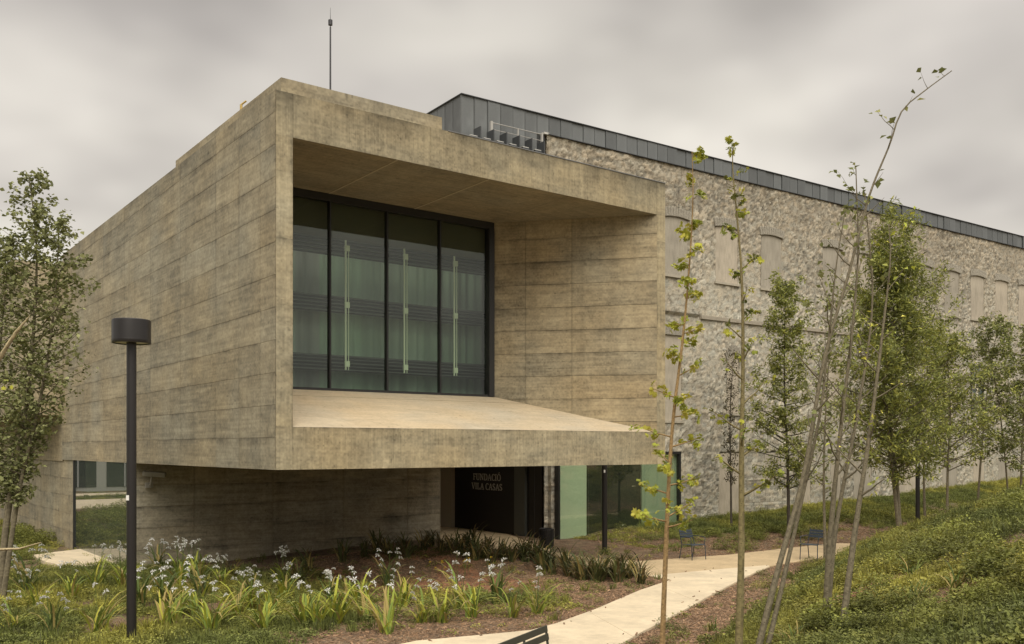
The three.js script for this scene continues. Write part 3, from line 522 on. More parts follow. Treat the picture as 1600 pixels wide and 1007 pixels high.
// ---------------------------------------------------------------- street furniture
{
  const rodT = thing('lightning_rod', 'thin grey lightning rod standing on the concrete roof', 'lightning rod');
  const p = at(516, 140, 24), top = EYE + (700 - 12) / F * 24;
  rodT.position.set(p.x, 9.9, p.z);
  const m = std(0.06, 0.06, 0.065, { metalness: 0.5, roughness: 0.5 });
  part('mast', cyl(0.028, 0, top - 10.4, 0, 0, 10, 0.02), m, rodT); part('spike', cyl(0.010, top - 10.4, top - 9.9, 0, 0, 8, 0.003), m, rodT); part('collar', cyl(0.055, top - 10.35, top - 10.22, 0, 0, 12), m, rodT);
  const pipe = thing('roof_bracket', 'tiny yellowish bracket on the left roof edge of the concrete block', 'bracket');
  const q = bx2(0.26, 2.5); pipe.position.set(q[0], TOP + 0.3, -q[1]);
  part('stub', cyl(0.03, 0, 0.2, 0, 0, 8), std(0.5, 0.36, 0.12), pipe); part('arm', bar(V(0, 0.2, 0), V(0.12, 0.26, 0.05), 0.02), std(0.5, 0.36, 0.12), pipe);
}
const lampM = std(0.026, 0.024, 0.024, { roughness: 0.36, metalness: 0.2 });
function lampPost(label) {
  const t = thing('street_lamp', label, 'street lamp', 'black drum-headed lamp posts');
  part('pole', cyl(0.079, 0, 5.1, 0, 0, 24), lampM, t);
  part('base_collar', merge([cyl(0.10, -0.3, 0.10, 0, 0, 24), cyl(0.16, -0.3, 0.015, 0, 0, 24)]), lampM, t);
  const head = part('lamp_head', new THREE.LatheGeometry([[0.0, 5.45], [0.295, 5.45], [0.31, 5.435], [0.31, 5.115], [0.313, 5.113], [0.313, 5.107], [0.31, 5.105], [0.31, 5.06], [0.29, 5.055], [0.285, 5.10], [0.08, 5.11]].map((p) => new THREE.Vector2(...p)), 40), lampM, t);
  part('diffuser', cyl(0.284, 5.075, 5.09, 0, 0, 36), std(0.62, 0.60, 0.52, { roughness: 0.4 }), head);
  part('inspection_sticker', rbox(0.05, 0.085, 0.006, 0.001), std(0.75, 0.75, 0.72), t).position.set(-0.035, 2.48, 0.076);
  return t;
}
const lamp1 = lampPost('tallest black lamp post with drum head, nearest, before the side wall');
const setOn = (o, X, D, dy = 0) => o.position.set(X, gY(X, D) + dy, -D);
{ const D = 15.6, X = (205 - 800) / F * D; lamp1.position.set(X, EYE + (700 - 1010) / F * D, -D); }
{ const l = dup(lamp1, 'street_lamp', 'lamp post beside the glazed ground floor, head hidden by the concrete block'); const X = 2.78, D = 28; l.position.set(X, EYE + (700 - 866) / F * D, -D); l.rotation.y = 0.3; }
{ const l = dup(lamp1, 'street_lamp', 'farthest black lamp post, among the leafy trees on the hill'); const [X, D] = [15.0, 34.5]; l.position.set(X, EYE + (700 - 832) / F * D, -D); }
{ // litter bin
  const b = thing('litter_bin', 'black slatted litter bin on two legs by the entrance path', 'litter bin');
  const D = 28.6, X = (854 - 800) / F * D; b.position.set(X, 0.02, -D);
  const m = std(0.022, 0.021, 0.022, { roughness: 0.5 });
  part('body', cyl(0.17, 0.12, 0.66, 0, 0, 24, 0.19), m, b);
  part('rim', new THREE.TorusGeometry(0.2, 0.018, 8, 28).rotateX(Math.PI / 2).translate(0, 0.69, 0), m, b);
  for (let k = 0; k < 20; k++) { const a = k / 20 * Math.PI * 2; const s = part('slat', rbox(0.036, 0.56, 0.012, 0.003), m, b); s.position.set(Math.sin(a) * 0.196, 0.40, Math.cos(a) * 0.196); s.rotation.y = a; }
  for (const s of [-1, 1]) part('leg', box(s * 0.21 - 0.014, s * 0.21 + 0.014, -0.05, 0.70, -0.02, 0.02), m, b);
}
{ // camera on the shaded wall
  const c = thing('security_camera', 'grey security camera on bracket under the concrete overhang', 'camera');
  const [X, D] = bx2(0.55, 10.42); c.position.set(X, 0, -D); c.rotation.y = 0.64;
  const m = std(0.30, 0.28, 0.24, { roughness: 0.4 });
  const hd = part('housing', rbox(0.16, 0.15, 0.62, 0.03), m, c); hd.position.set(0.05, 2.45, 0.30); hd.rotation.set(0.18, 1.15, 0);
  part('wall_plate', box(-0.12, 0.08, 2.05, 2.2, -0.05, 0.06), m, c);
  part('arm', tubeGeo([V(-0.02, 2.12, 0.0), V(-0.02, 2.14, 0.16), V(0.0, 2.38, 0.24)], [0.03, 0.03, 0.03], 8), m, c);
}
const chairM = std(0.030, 0.042, 0.058, { roughness: 0.42 });
function chair(label) { // steel garden armchair, faces +z
  const t = thing('garden_chair', label, 'chair', 'dark steel garden armchairs by the path');
  const r = 0.0125;
  for (const s of [-1, 1]) {
    part('front_leg', tubeGeo([V(s * 0.26, 0, 0.25), V(s * 0.25, 0.44, 0.22)], [r, r]), chairM, t);
    part('rear_leg', tubeGeo([V(s * 0.25, 0, -0.30), V(s * 0.24, 0.42, -0.20), V(s * 0.22, 0.86, -0.34)], [r, r, r]), chairM, t);
    part('armrest', tubeGeo([V(s * 0.25, 0.44, 0.20), V(s * 0.27, 0.62, 0.21), V(s * 0.275, 0.655, 0.16), V(s * 0.265, 0.66, -0.10), V(s * 0.235, 0.66, -0.275)], [r, r, r, r, r]), chairM, t);
  }
  for (let k = 0; k < 6; k++) { const z = 0.21 - k * 0.078, sl = part('seat_slat', rbox(0.48, 0.012, 0.066, 0.004), chairM, t); sl.position.set(0, 0.45 - 0.006 * k + (k === 0 ? -0.008 : 0), z); sl.rotation.x = k === 0 ? 0.35 : -0.05; }
  for (let k = 0; k < 3; k++) { const y = 0.64 + k * 0.078, sl = part('back_slat', rbox(0.45, 0.068, 0.012, 0.004), chairM, t); sl.position.set(0, y, -0.26 - (y - 0.6) * 0.30); sl.rotation.x = -0.3; }
  return t;
}
{ const c = chair('dark steel garden armchair on the mulch, left of the slim trunks, facing the path'); const [X, D] = flat(1083, 875); c.position.set(X, gY(X, D), -D); c.rotation.y = 0.55;
  const c2 = dup(c, 'garden_chair', 'dark steel garden armchair on the earth path, right of the leaning trunks'); const [X2, D2] = flat(1270, 876); c2.position.set(X2, 0.02, -D2); c2.rotation.y = -0.75; }
{ // bench in the foreground, only its back in view
  const b = thing('park_bench', 'dark slatted bench in the foreground, its backrest at the bottom edge', 'bench');
  const m = std(0.055, 0.055, 0.040, { roughness: 0.5 }), D = 12.6, X = (856 - 800) / F * D; b.position.set(X, 0, -D);
  // local x runs towards the near end, back plane leans
  b.rotation.y = Math.atan2(-Math.cos(0.483), -Math.sin(0.483)); // x axis points to the near end
  const gy = gY(X, D), L = 1.36;
  const top = EYE + (700 - 977) / F * D;
  for (let k = 0; k < 2; k++) { const s = part('back_slat', rbox(L, 0.088, 0.022, 0.006), m, b); s.position.set(L / 2 - 0.01, top - 0.05 - k * 0.108, 0.018 - k * 0.02); s.rotation.x = 0.16; }
  for (const x of [0.01, 0.67, 1.33]) part('back_post', tubeGeo([V(x, gy, -0.12), V(x, gy + 0.42, -0.02), V(x, top - 0.01, 0.03)].map((p) => p), [0.019, 0.019, 0.017], 8), m, b);
  for (let k = 0; k < 4; k++) part('seat_slat', rbox(L, 0.024, 0.09, 0.006), m, b).position.set(L / 2 - 0.01, gy + 0.44, -0.08 - k * 0.105);
  for (const x of [0.01, 1.33]) part('front_leg', bar(V(x, gy, -0.42), V(x, gy + 0.43, -0.42), 0.019), m, b);
  for (const x of [0.01, 1.33]) part('seat_rail', bar(V(x, gy + 0.42, -0.02), V(x, gy + 0.42, -0.44), 0.016), m, b);
}

// ---------------------------------------------------------------- trees
const barkTex = tex(256, 512, (x, y) => { let L = 1 + 0.5 * (tvn(x / 16, y / 16, 16, 1) - 0.5) + 0.4 * (tvn(x / 64, y / 9, 4, 2) - 0.5); const k = tvn(x / 20, y / 6, 12, 4); if (k > 0.85) L -= 0.5; return [clamp(L * 0.8), clamp(L * 0.8), clamp(L * 0.8)]; });
const bark = (r, g, b) => new THREE.MeshStandardMaterial({ map: barkTex, color: new THREE.Color().setRGB(r * 1.25, g * 1.25, b * 1.25), roughness: 0.9, bumpMap: barkTex, bumpScale: 0.008 });
const barkOlive = bark(0.20, 0.165, 0.075), barkTan = bark(0.30, 0.20, 0.09), barkGrey = bark(0.17, 0.145, 0.095), barkDark = bark(0.085, 0.07, 0.055);
const leafMat = new THREE.MeshPhysicalMaterial({ vertexColors: true, roughness: 0.85, specularIntensity: 0.3, transmission: 0.35, thickness: 0, side: THREE.DoubleSide });
const leafPlain = (r, g, b) => new THREE.MeshPhysicalMaterial({ color: new THREE.Color().setRGB(r, g, b), roughness: 0.8, specularIntensity: 0.4, transmission: 0.35, thickness: 0, side: THREE.DoubleSide });
class Leaves { constructor() { this.p = []; this.c = []; this.i = []; }
  add(o, dir, up, L, W, col) { // folded four-corner leaf
    const sx = dir.clone().cross(up).normalize(), n = sx.clone().cross(dir).normalize(), b = this.p.length / 3;
    const q = (p) => this.p.push(p.x, p.y, p.z);
    q(o); q(o.clone().addScaledVector(dir, L * 0.45).addScaledVector(sx, W / 2).addScaledVector(n, W * 0.18)); q(o.clone().addScaledVector(dir, L).addScaledVector(n, -L * 0.12)); q(o.clone().addScaledVector(dir, L * 0.45).addScaledVector(sx, -W / 2).addScaledVector(n, W * 0.18));
    for (let k = 0; k < 4; k++) this.c.push(...col); this.i.push(b, b + 1, b + 2, b, b + 2, b + 3);
  }
  geo() { return geoOf(this.p, this.i, null, this.c); } }
const rv = (r) => { const z = r() * 2 - 1, a = r() * 6.2832, s = Math.sqrt(1 - z * z); return V(s * Math.cos(a), z, s * Math.sin(a)); };
function pickCol(r, cols) { const c = cols[(r() * cols.length) | 0], k = 0.9 + 0.75 * r(); return [c[0] * k, c[1] * k, c[2] * k]; }
// five-lobed leaf for the near saplings
const palmate = (() => { const pos = [0, 0, 0], idx = [], lobes = [[-1.25, 0.62], [-0.62, 0.9], [0, 1], [0.62, 0.9], [1.25, 0.62]]; const pts = [];
  for (let k = 0; k < 5; k++) { const [a, l] = lobes[k]; pts.push([Math.sin(a - 0.26) * l * 0.62, Math.cos(a - 0.26) * l * 0.62, 0.04], [Math.sin(a) * l, Math.cos(a) * l, -0.12]); } pts.push([Math.sin(1.5) * 0.4, Math.cos(1.5) * 0.4, 0.04]);
  for (const [x, y, z] of pts) pos.push(x, y + 0.05, z); for (let k = 1; k < pts.length; k++) idx.push(0, k + 1, k); return geoOf(pos, idx); })();
const sprays = [1, 2, 3].map((sd) => { const r = rngOf(sd * 7), gs = []; for (let k = 0; k < 5; k++) { const g = palmate.clone(), s = 0.6 + 0.5 * r(); g.scale(s, s, s); g.rotateX((r() - 0.5) * 1.6); g.rotateZ((r() - 0.5) * 3.2); g.rotateY((r() - 0.5) * 1.2); g.translate((r() - 0.5) * 0.9, (r() - 0.2) * 0.9, (r() - 0.5) * 0.9); gs.push(g); } return merge(gs); });
/* stems: lists of photo points from the base up; D distance; first point is set on the ground */
function tree(o) {
  if (!o.D) { const b = o.stems[0][0]; o.D = cast(b[0], b[1])[1]; }
  const r = rngOf(o.seed), t = thing(o.name, o.label, o.category ?? 'tree', o.group);
  const D = o.D, X0 = (o.stems[0][0][0] - 800) / F * D, y0 = gY(X0, D) - 0.06; t.position.set(X0, y0, -D);
  const woods = [], L = new Leaves(), single = [];
  for (const st of o.stems) {
    const dz = o.stems.length > 1 ? (r() - 0.5) * 0.6 : 0;
    const raw = st.map((p, i) => { const q = at(p[0], p[1], D + (i ? dz * Math.min(1, i / 2) : 0)); if (i === 0 && (p[2] ?? 1)) q.y = gY(q.x, D) - 0.06; return V(q.x - X0, q.y - y0, q.z + D + (i ? 0.06 * (r() - 0.5) : 0)); });
    const cv = new THREE.CatmullRomCurve3(raw, false, 'centripetal'), N = Math.max(10, raw.length * 5), pts = cv.getSpacedPoints(N);
    const k = (o.stems.indexOf(st) === 0 ? 1 : o.thin ?? 0.8), r0 = o.r0 * k, r1 = o.r1 ?? 0.008;
    const rad = pts.map((_, i) => lerp(r0, r1, Math.pow(i / N, o.tp ?? 0.8)) * (1 + 0.10 * (vn(i * 0.9, o.seed, 2) - 0.5)) + (i === 0 ? r0 * 0.3 : 0));
    woods.push(tubeGeo(pts, rad, o.near ? 10 : 6));
    const nb = o.branches;
    for (let b = 0; b < nb; b++) {
      const f = o.from + (1 - o.from) * Math.pow((b + r()) / nb, o.dist ?? 1), base = cv.getPointAt(Math.min(0.995, f)), az = b * 2.4 + r() * 1.2, ln = o.len(f) * (o.near ? 0.65 + 0.6 * r() : 0.4 + 1.0 * r()), el = o.up + 0.35 * (r() - 0.5);
      const dir = V(Math.cos(az) * Math.cos(el), Math.sin(el), Math.sin(az) * Math.cos(el)); if (o.wind) dir.x += o.wind; dir.normalize();
      const bp = []; for (let k = 0; k <= 4; k++) { const q = k / 4; bp.push(base.clone().addScaledVector(dir, ln * q).add(V(0.05 * ln * (r() - 0.5), (o.curl ?? 0.12) * ln * q * q, 0.05 * ln * (r() - 0.5)))); }
      const br = Math.min(rad[Math.min(N, Math.round(f * N))] * 0.55, 0.012 + ln * 0.010);
      woods.push(tubeGeo(bp, [br, br * 0.85, br * 0.65, br * 0.45, br * 0.25], o.near ? 6 : 4));
      const nl = Math.round(o.leaves * (0.6 + 0.8 * r()) * (o.leafByLen ? ln / o.leafByLen : 1));
      const clump = o.clump ?? 0, tufts = o.near || clump ? null : [0, 1, 2, 3].map(() => [Math.pow(r(), 0.6), rv(r).multiplyScalar(o.spread * 0.7)]); // leaves gather round a few nodes
      for (let q = 0; q < nl; q++) {
        let s = clump ? [1, 0.72, 0.48][(q % 3)] + 0.05 * (r() - 0.5) : Math.pow(r(), 0.7); const tf = tufts && tufts[q % 4]; if (tf) s = tf[0] + 0.10 * (r() - 0.5); s = clamp(s, 0.05, 1);
        const i = Math.min(3, Math.floor(s * 4)), p = bp[i].clone().lerp(bp[i + 1], s * 4 - i).addScaledVector(rv(r), o.spread * Math.pow(r(), 0.5) * (clump ? 1 : tf ? 0.62 : 0.4 + 0.6 * Math.min(1, ln))); if (tf) p.add(tf[1]);
        const d = rv(r); d.y = d.y * 0.7 - (o.droop ?? 0.15); d.normalize(); const up = rv(r); up.y = Math.abs(up.y) + 0.8; up.normalize();
        const sz = o.leaf * (0.6 + 0.7 * r());
        if (o.single) single.push([p, d, up, sz]); else L.add(p, d, up, sz, sz * (o.leafW ?? 0.6), pickCol(r, o.cols));
      }
    }
  }
  part('trunk', merge(woods), o.bark, t);
  if (o.single) {
    const mats = o.cols.map((c) => leafPlain(...c)); const m4 = new THREE.Matrix4();
    for (const [p, d, up, s] of single) { const m = part('leaf_spray', sprays[(r() * 3) | 0], mats[(r() * mats.length) | 0], t); const sx = d.clone().cross(up).normalize(), n = sx.clone().cross(d).normalize(); m4.makeBasis(sx, d, n); m.quaternion.setFromRotationMatrix(m4); m.position.copy(p); m.scale.setScalar(s); }
  } else if (L.p.length) part('crown', L.geo(), leafMat, t);
  return t;
}
const YG = [[0.50, 0.50, 0.07], [0.42, 0.45, 0.065], [0.58, 0.54, 0.10], [0.33, 0.37, 0.065]];
const DG = [[0.16, 0.18, 0.06], [0.20, 0.22, 0.068], [0.12, 0.135, 0.047], [0.26, 0.27, 0.085]];
const MG = [[0.25, 0.27, 0.07], [0.31, 0.325, 0.078], [0.18, 0.20, 0.057], [0.37, 0.37, 0.09]];
const BR = [[0.075, 0.065, 0.035], [0.06, 0.05, 0.03], [0.10, 0.09, 0.04]];
const PG = [[0.20, 0.22, 0.08], [0.16, 0.17, 0.065], [0.26, 0.26, 0.10], [0.12, 0.13, 0.05]];
tree({ name: 'maple_sapling', seed: 11, label: 'slender maple sapling with bright yellow-green leaf clusters in tiers beside the path', bark: barkTan, near: 1, stems: [[[1034, 1030], [1039, 900], [1046, 740], [1052, 655], [1068, 520], [1078, 400], [1083, 300], [1082, 236]]], r0: 0.046, r1: 0.005, tp: 0.9, branches: 27, from: 0.26, dist: 1.35, len: (f) => lerp(0.78, 0.10, Math.pow(f, 0.7)), up: 0.2, curl: 0.1, leaves: 9.5, clump: 1, spread: 0.10, leaf: 0.085, droop: 0.2, single: 1, cols: YG });
tree({ name: 'maple_sapling', seed: 12, label: 'tall thin sapling with straight olive trunk and sparse small leaves, before the arched niche', bark: barkOlive, near: 1, stems: [[[1154, 1030], [1159, 860], [1160, 700], [1161, 560], [1158, 430], [1151, 320], [1146, 260], [1145, 224]]], r0: 0.046, r1: 0.004, tp: 0.85, branches: 20, from: 0.30, len: (f) => lerp(0.55, 0.10, f), up: 0.6, leaves: 7, clump: 1, spread: 0.07, leaf: 0.05, single: 1, cols: [...YG, [0.16, 0.19, 0.05], [0.2, 0.21, 0.06]] });
tree({ name: 'leaning_sapling', seed: 13, label: 'bare leaning sapling of two grey stems, its tip bending right against the sky', bark: barkGrey, near: 1, stems: [[[1180, 1025], [1214, 900], [1258, 740], [1290, 560], [1330, 420], [1362, 300], [1392, 225], [1411, 172], [1448, 140], [1486, 112]], [[1196, 1025], [1222, 920], [1262, 745], [1282, 640], [1297, 520], [1310, 400], [1322, 330]]], r0: 0.038, r1: 0.005, tp: 0.75, branches: 16, from: 0.38, len: (f) => lerp(0.7, 0.16, f), up: 0.75, leaves: 3.2, clump: 1, spread: 0.07, leaf: 0.075, leafW: 0.8, cols: PG });
{ const [bx, bd] = cast(1290, 977); tree({ name: 'slim_tree', seed: 14, label: 'slim grey tree with upright twigs and a dark leaf tuft at its top', D: bd, bark: barkGrey, near: 1, stems: [[[1290, 977], [1297, 850], [1312, 690], [1332, 520], [1342, 400], [1338, 262]], [[1292, 960], [1306, 830], [1340, 640], [1364, 470], [1352, 300]]], r0: 0.038, r1: 0.005, branches: 16, from: 0.3, len: (f) => lerp(0.6, 0.22, f), up: 0.8, leaves: 6, clump: 1, spread: 0.08, leaf: 0.065, leafW: 0.75, cols: [...DG, ...PG] }); }
{ const [bx, bd] = cast(1316, 980); tree({ name: 'slim_tree', seed: 15, label: 'slim pale tree leaning right on the hill edge, nearest to the leafy tree', D: bd, bark: barkGrey, near: 1, stems: [[[1316, 982], [1336, 840], [1362, 660], [1382, 500], [1392, 400], [1390, 350]]], r0: 0.038, r1: 0.005, branches: 14, from: 0.3, len: (f) => lerp(0.5, 0.2, f), up: 0.6, leaves: 8, clump: 1, spread: 0.09, leaf: 0.06, cols: [...MG, ...YG] }); }
const crownW = (mx, lo, pk) => (f) => mx * (f < pk ? lerp(lo, 1, (f - 0.2) / (pk - 0.2)) : lerp(1, 0.42, (f - pk) / (1 - pk)));
{ const D = 33; tree({ name: 'leafy_tree', seed: 21, label: 'narrow leafy green tree standing against the stone wall, left of the larger one', D, bark: barkDark, stems: [[[1233, 800], [1231, 720], [1226, 600], [1228, 440]]], r0: 0.07, branches: 84, from: 0.18, len: crownW(1.3, 0.75, 0.42), up: 0.25, leaves: 125, spread: 0.30, leaf: 0.13, leafW: 0.42, cols: [...DG, ...MG] }); }
{ const D = 26.5; tree({ name: 'leafy_tree', seed: 22, label: 'large feathery green tree with twin trunks before the stone wall', D, bark: barkGrey, stems: [[[1408, 838], [1398, 760], [1386, 640], [1384, 500], [1392, 352]], [[1409, 836], [1402, 750], [1392, 660], [1396, 520], [1404, 420]]], r0: 0.068, branches: 80, from: 0.24, len: crownW(2.0, 0.6, 0.5), up: 0.35, wind: 0.22, leaves: 185, spread: 0.40, leaf: 0.15, leafW: 0.26, cols: [...MG, ...DG, [0.17, 0.19, 0.05]] }); }
{ const D = 31; tree({ name: 'leafy_tree', seed: 23, label: 'round-crowned mid-green tree right of the twin-trunk tree', D, bark: barkGrey, stems: [[[1480, 806], [1482, 730], [1486, 640], [1478, 530]]], r0: 0.06, branches: 64, from: 0.36, len: crownW(2.0, 0.85, 0.6), up: 0.35, leaves: 110, spread: 0.36, leaf: 0.12, leafW: 0.5, cols: [...DG, ...MG, [0.15, 0.16, 0.06]] }); }
{ const D = 35; tree({ name: 'leafy_tree', seed: 24, label: 'thin two-stemmed tree with loose crown near the right edge', D, bark: barkGrey, stems: [[[1525, 790], [1534, 700], [1545, 600], [1562, 500]], [[1580, 780], [1570, 700], [1558, 610], [1540, 520]]], r0: 0.055, branches: 40, from: 0.34, len: crownW(1.6, 0.8, 0.6), up: 0.4, leaves: 75, spread: 0.28, leaf: 0.12, cols: [...DG, ...PG] }); }
{ const D = 37; tree({ name: 'leafy_tree', seed: 28, label: 'pale feathery tree half hidden between the twin-trunk tree and the round one', D, bark: barkGrey, stems: [[[1446, 800], [1444, 720], [1450, 610], [1446, 500]]], r0: 0.06, branches: 50, from: 0.3, len: crownW(1.7, 0.8, 0.55), up: 0.3, wind: 0.15, leaves: 95, spread: 0.36, leaf: 0.15, leafW: 0.3, cols: MG }); }
{ const D = 33; tree({ name: 'leafy_tree', seed: 25, label: 'leafy tree cut by the right edge of the view', D, bark: barkGrey, stems: [[[1594, 780], [1598, 690], [1602, 600], [1606, 510]]], r0: 0.055, branches: 46, from: 0.3, len: crownW(1.6, 0.9, 0.6), up: 0.35, leaves: 90, spread: 0.3, leaf: 0.12, cols: DG }); }
{ const D = 34.5; tree({ name: 'bronze_sapling', seed: 26, label: 'thin dark bronze-leaved sapling close to the stone wall', D, bark: barkDark, stems: [[[1143, 812], [1142, 740], [1141, 650], [1146, 560]]], r0: 0.05, branches: 46, from: 0.25, len: (f) => 0.5, up: 0.9, leaves: 24, spread: 0.18, leaf: 0.085, cols: BR }); }
{ const D = 24; tree({ name: 'grey_tree', seed: 27, label: 'slender leafy tree with dark foliage between the leaning stems', D, bark: barkGrey, stems: [[[1290, 830], [1288, 720], [1296, 560], [1306, 430]]], r0: 0.045, branches: 34, from: 0.25, len: crownW(0.7, 0.7, 0.5), up: 0.5, leaves: 36, spread: 0.2, leaf: 0.095, cols: [...DG, ...PG] }); }
tree({ name: 'poplar_tree', seed: 31, label: 'dense grey-green poplar with several stems at the left edge', D: 19, bark: barkGrey, near: 1, stems: [[[-4, 905], [14, 790], [40, 640], [52, 500], [56, 380], [44, 272]], [[2, 905], [30, 760], [62, 620], [84, 480], [92, 340]], [[-26, 905], [-12, 760], [-4, 600], [8, 440], [14, 370]]], r0: 0.085, thin: 0.75, branches: 58, from: 0.26, len: (f) => f < 0.62 ? lerp(0.2, 1.1, (f - 0.2) / 0.42) : lerp(1.1, 0.25, (f - 0.62) / 0.38), up: 0.4, leaves: 60, spread: 0.25, leaf: 0.095, leafW: 0.8, cols: [[0.23, 0.245, 0.105], [0.18, 0.195, 0.08], [0.30, 0.31, 0.145], [0.13, 0.14, 0.06]] });
{ // thin near branch entering at the left edge
  const t = thing('pale_twig', 'pale bare twig with a few yellow leaves entering at the left edge', 'branch'); const D = 6.4, P = (x, y) => at(x, y, D);
  const base = V(P(-120, 700).x, gY(P(-120, 700).x, D) - 0.05, -D); t.position.copy(base);
  const loc = (x, y, dz = 0) => P(x, y).sub(base).add(V(0, 0, dz));
  part('twig', merge([tubeGeo([V(0, 0, 0), loc(-90, 900), loc(-60, 640), loc(0, 558), loc(24, 520), loc(46, 494)], [0.03, 0.028, 0.022, 0.016, 0.012, 0.004], 8), tubeGeo([loc(-75, 780), loc(-20, 860), loc(30, 858), loc(64, 848)], [0.016, 0.012, 0.008, 0.003], 6)]), bark(0.34, 0.28, 0.16), t);
  const r = rngOf(4), mats = YG.map((c) => leafPlain(...c)), m4 = new THREE.Matrix4();
  for (const [x, y] of [[12, 594], [22, 604], [8, 610]]) { const m = part('leaf', palmate, mats[(r() * 4) | 0], t), d = rv(r), up = V(0.2, 0.4, 1).normalize(), sx = d.clone().cross(up).normalize(), n = sx.clone().cross(d).normalize(); m4.makeBasis(sx, d, n); m.quaternion.setFromRotationMatrix(m4); m.position.copy(loc(x, y, 0.02)); m.scale.setScalar(0.032); }
}

// ---------------------------------------------------------------- iris clumps and plants
function blade(L, w, lean, seed, col, bend = 1) {
  const r = rngOf(seed), N = 5, pos = [], idx = [], k = (0.7 + 0.6 * r()) * bend;
  for (let i = 0; i <= N; i++) { const q = i / N, th = lean + k * q * q * 1.2, ww = w * (i === N ? 0.05 : 1 - 0.55 * q * q) / 2; const prev = i ? pos.slice(-6) : null; const cy = i ? (prev[1] + prev[4]) / 2 + Math.cos(th) * L / N : 0, cx = i ? (prev[0] + prev[3]) / 2 + Math.sin(th) * L / N : 0; pos.push(cx, cy, -ww, cx, cy + 0.0, ww); if (i) { const a = 2 * i - 2; idx.push(a, a + 1, a + 3, a, a + 3, a + 2); } }
  return geoOf(pos, idx);
}
const petal = (() => { const pos = [], idx = []; for (let k = 0; k < 6; k++) { const a = k / 6 * 6.2832, l = k % 2 ? 0.028 : 0.042, b = pos.length / 3; for (const [q, s, h] of [[0, 0, 0], [0.6, 0.30, 0.012], [1, 0, -0.006], [0.6, -0.30, 0.012]]) pos.push(Math.cos(a + s) * l * q, h + (k % 2 ? 0.012 : 0), Math.sin(a + s) * l * q); idx.push(b, b + 2, b + 1, b, b + 3, b + 2); } return geoOf(pos, idx); })();
const whiteM = new THREE.MeshPhysicalMaterial({ color: new THREE.Color().setRGB(0.80, 0.80, 0.78), roughness: 0.7, transmission: 0.3, thickness: 0 }), yelM = leafPlain(0.7, 0.5, 0.03);
const irisCols = { bright: [[0.44, 0.47, 0.07], [0.33, 0.39, 0.065], [0.52, 0.50, 0.08], [0.20, 0.27, 0.055]].map((c) => leafPlain(...c)), mid: [[0.13, 0.18, 0.045], [0.18, 0.23, 0.05], [0.10, 0.14, 0.04]].map((c) => leafPlain(...c)), dark: [[0.08, 0.095, 0.035], [0.11, 0.125, 0.042], [0.15, 0.16, 0.05], [0.16, 0.12, 0.05]].map((c) => leafPlain(...c)), dry: [[0.42, 0.33, 0.12]].map((c) => leafPlain(...c)) };
function irisProto(kind, seed, nB, L, flowers) {
  const r = rngOf(seed), g = new THREE.Group(), mats = irisCols[kind];
  for (let k = 0; k < nB; k++) {
    const m = shadow(new THREE.Mesh(blade(L * (0.55 + 0.6 * r()), L * (0.042 + 0.016 * r()), 0.05 + 0.55 * Math.pow(r(), 1.3), seed * 31 + k), r() < 0.15 ? irisCols.dry[0] : mats[(r() * mats.length) | 0])); m.name = 'leaf';
    const fan = (r() < 0.5 ? 0 : Math.PI) + (r() - 0.5) * 2.2 + seed; m.rotation.y = fan; m.position.set((r() - 0.5) * 0.16, -0.02, (r() - 0.5) * 0.16); g.add(m);
  }
  for (let k = 0; k < flowers; k++) {
    const h = L * (0.72 + 0.34 * r()), a = r() * 6.28, x = Math.cos(a) * 0.16 * r() * 2, z = Math.sin(a) * 0.16 * r() * 2;
    const st = shadow(new THREE.Mesh(tubeGeo([V(x * 0.3, 0, z * 0.3), V(x * 0.7, h * 0.6, z * 0.7), V(x, h, z)], [0.005, 0.004, 0.003], 4), irisCols.mid[0])); st.name = 'stalk'; g.add(st);
    const fl = shadow(new THREE.Mesh(petal, whiteM)); fl.name = 'flower'; fl.position.set(x, h, z); fl.rotation.set((r() - 0.5) * 1.2 + 0.5, r() * 6, (r() - 0.5)); fl.scale.setScalar(1.25 + 0.6 * r()); g.add(fl);
    if (r() < 0.6) { const f2 = fl.clone(); f2.position.add(V((r() - 0.5) * 0.16, -0.05 - 0.08 * r(), (r() - 0.5) * 0.16)); f2.name = 'flower'; g.add(f2); }
  }
  return g;
}
const protos = { bright: [1, 2, 3].map((s) => irisProto('bright', s, 28, 0.80, s + 1)), bloom: [4, 5, 6].map((s) => irisProto(s === 5 ? 'mid' : 'bright', s, 22, 0.80, 5)), dark: [7, 8, 9].map((s) => irisProto('dark', s, 34, 0.70, 0)), mid: [10, 11].map((s) => irisProto('mid', s, 26, 0.36, 0)) };
const irisRow = {
  bright: ['yellow-green iris clump in the front of the bed', 'bright iris clumps in the front of the bed'],
  bloom: ['white-flowered iris clump among the weeds of the left bed', 'flowering iris clumps in the left bed'],
  dark: ['dark strap-leaved clump on the ridge behind the bed', 'dark iris clumps along the bed ridge'],
  mid: ['green grassy clump on the right-hand hill', 'grassy clumps on the right-hand hill'],
};
const ONES = ['', 'first', 'second', 'third', 'fourth', 'fifth', 'sixth', 'seventh', 'eighth', 'ninth', 'tenth', 'eleventh', 'twelfth', 'thirteenth', 'fourteenth', 'fifteenth', 'sixteenth', 'seventeenth', 'eighteenth', 'nineteenth', 'twentieth'];
const ordinal = (k) => k <= 20 ? ONES[k] : k < 30 ? 'twenty-' + ONES[k - 20] : k === 30 ? 'thirtieth' : k < 40 ? 'thirty-' + ONES[k - 30] : k === 40 ? 'fortieth' : 'forty-' + ONES[k - 40];
const rI = rngOf(77);
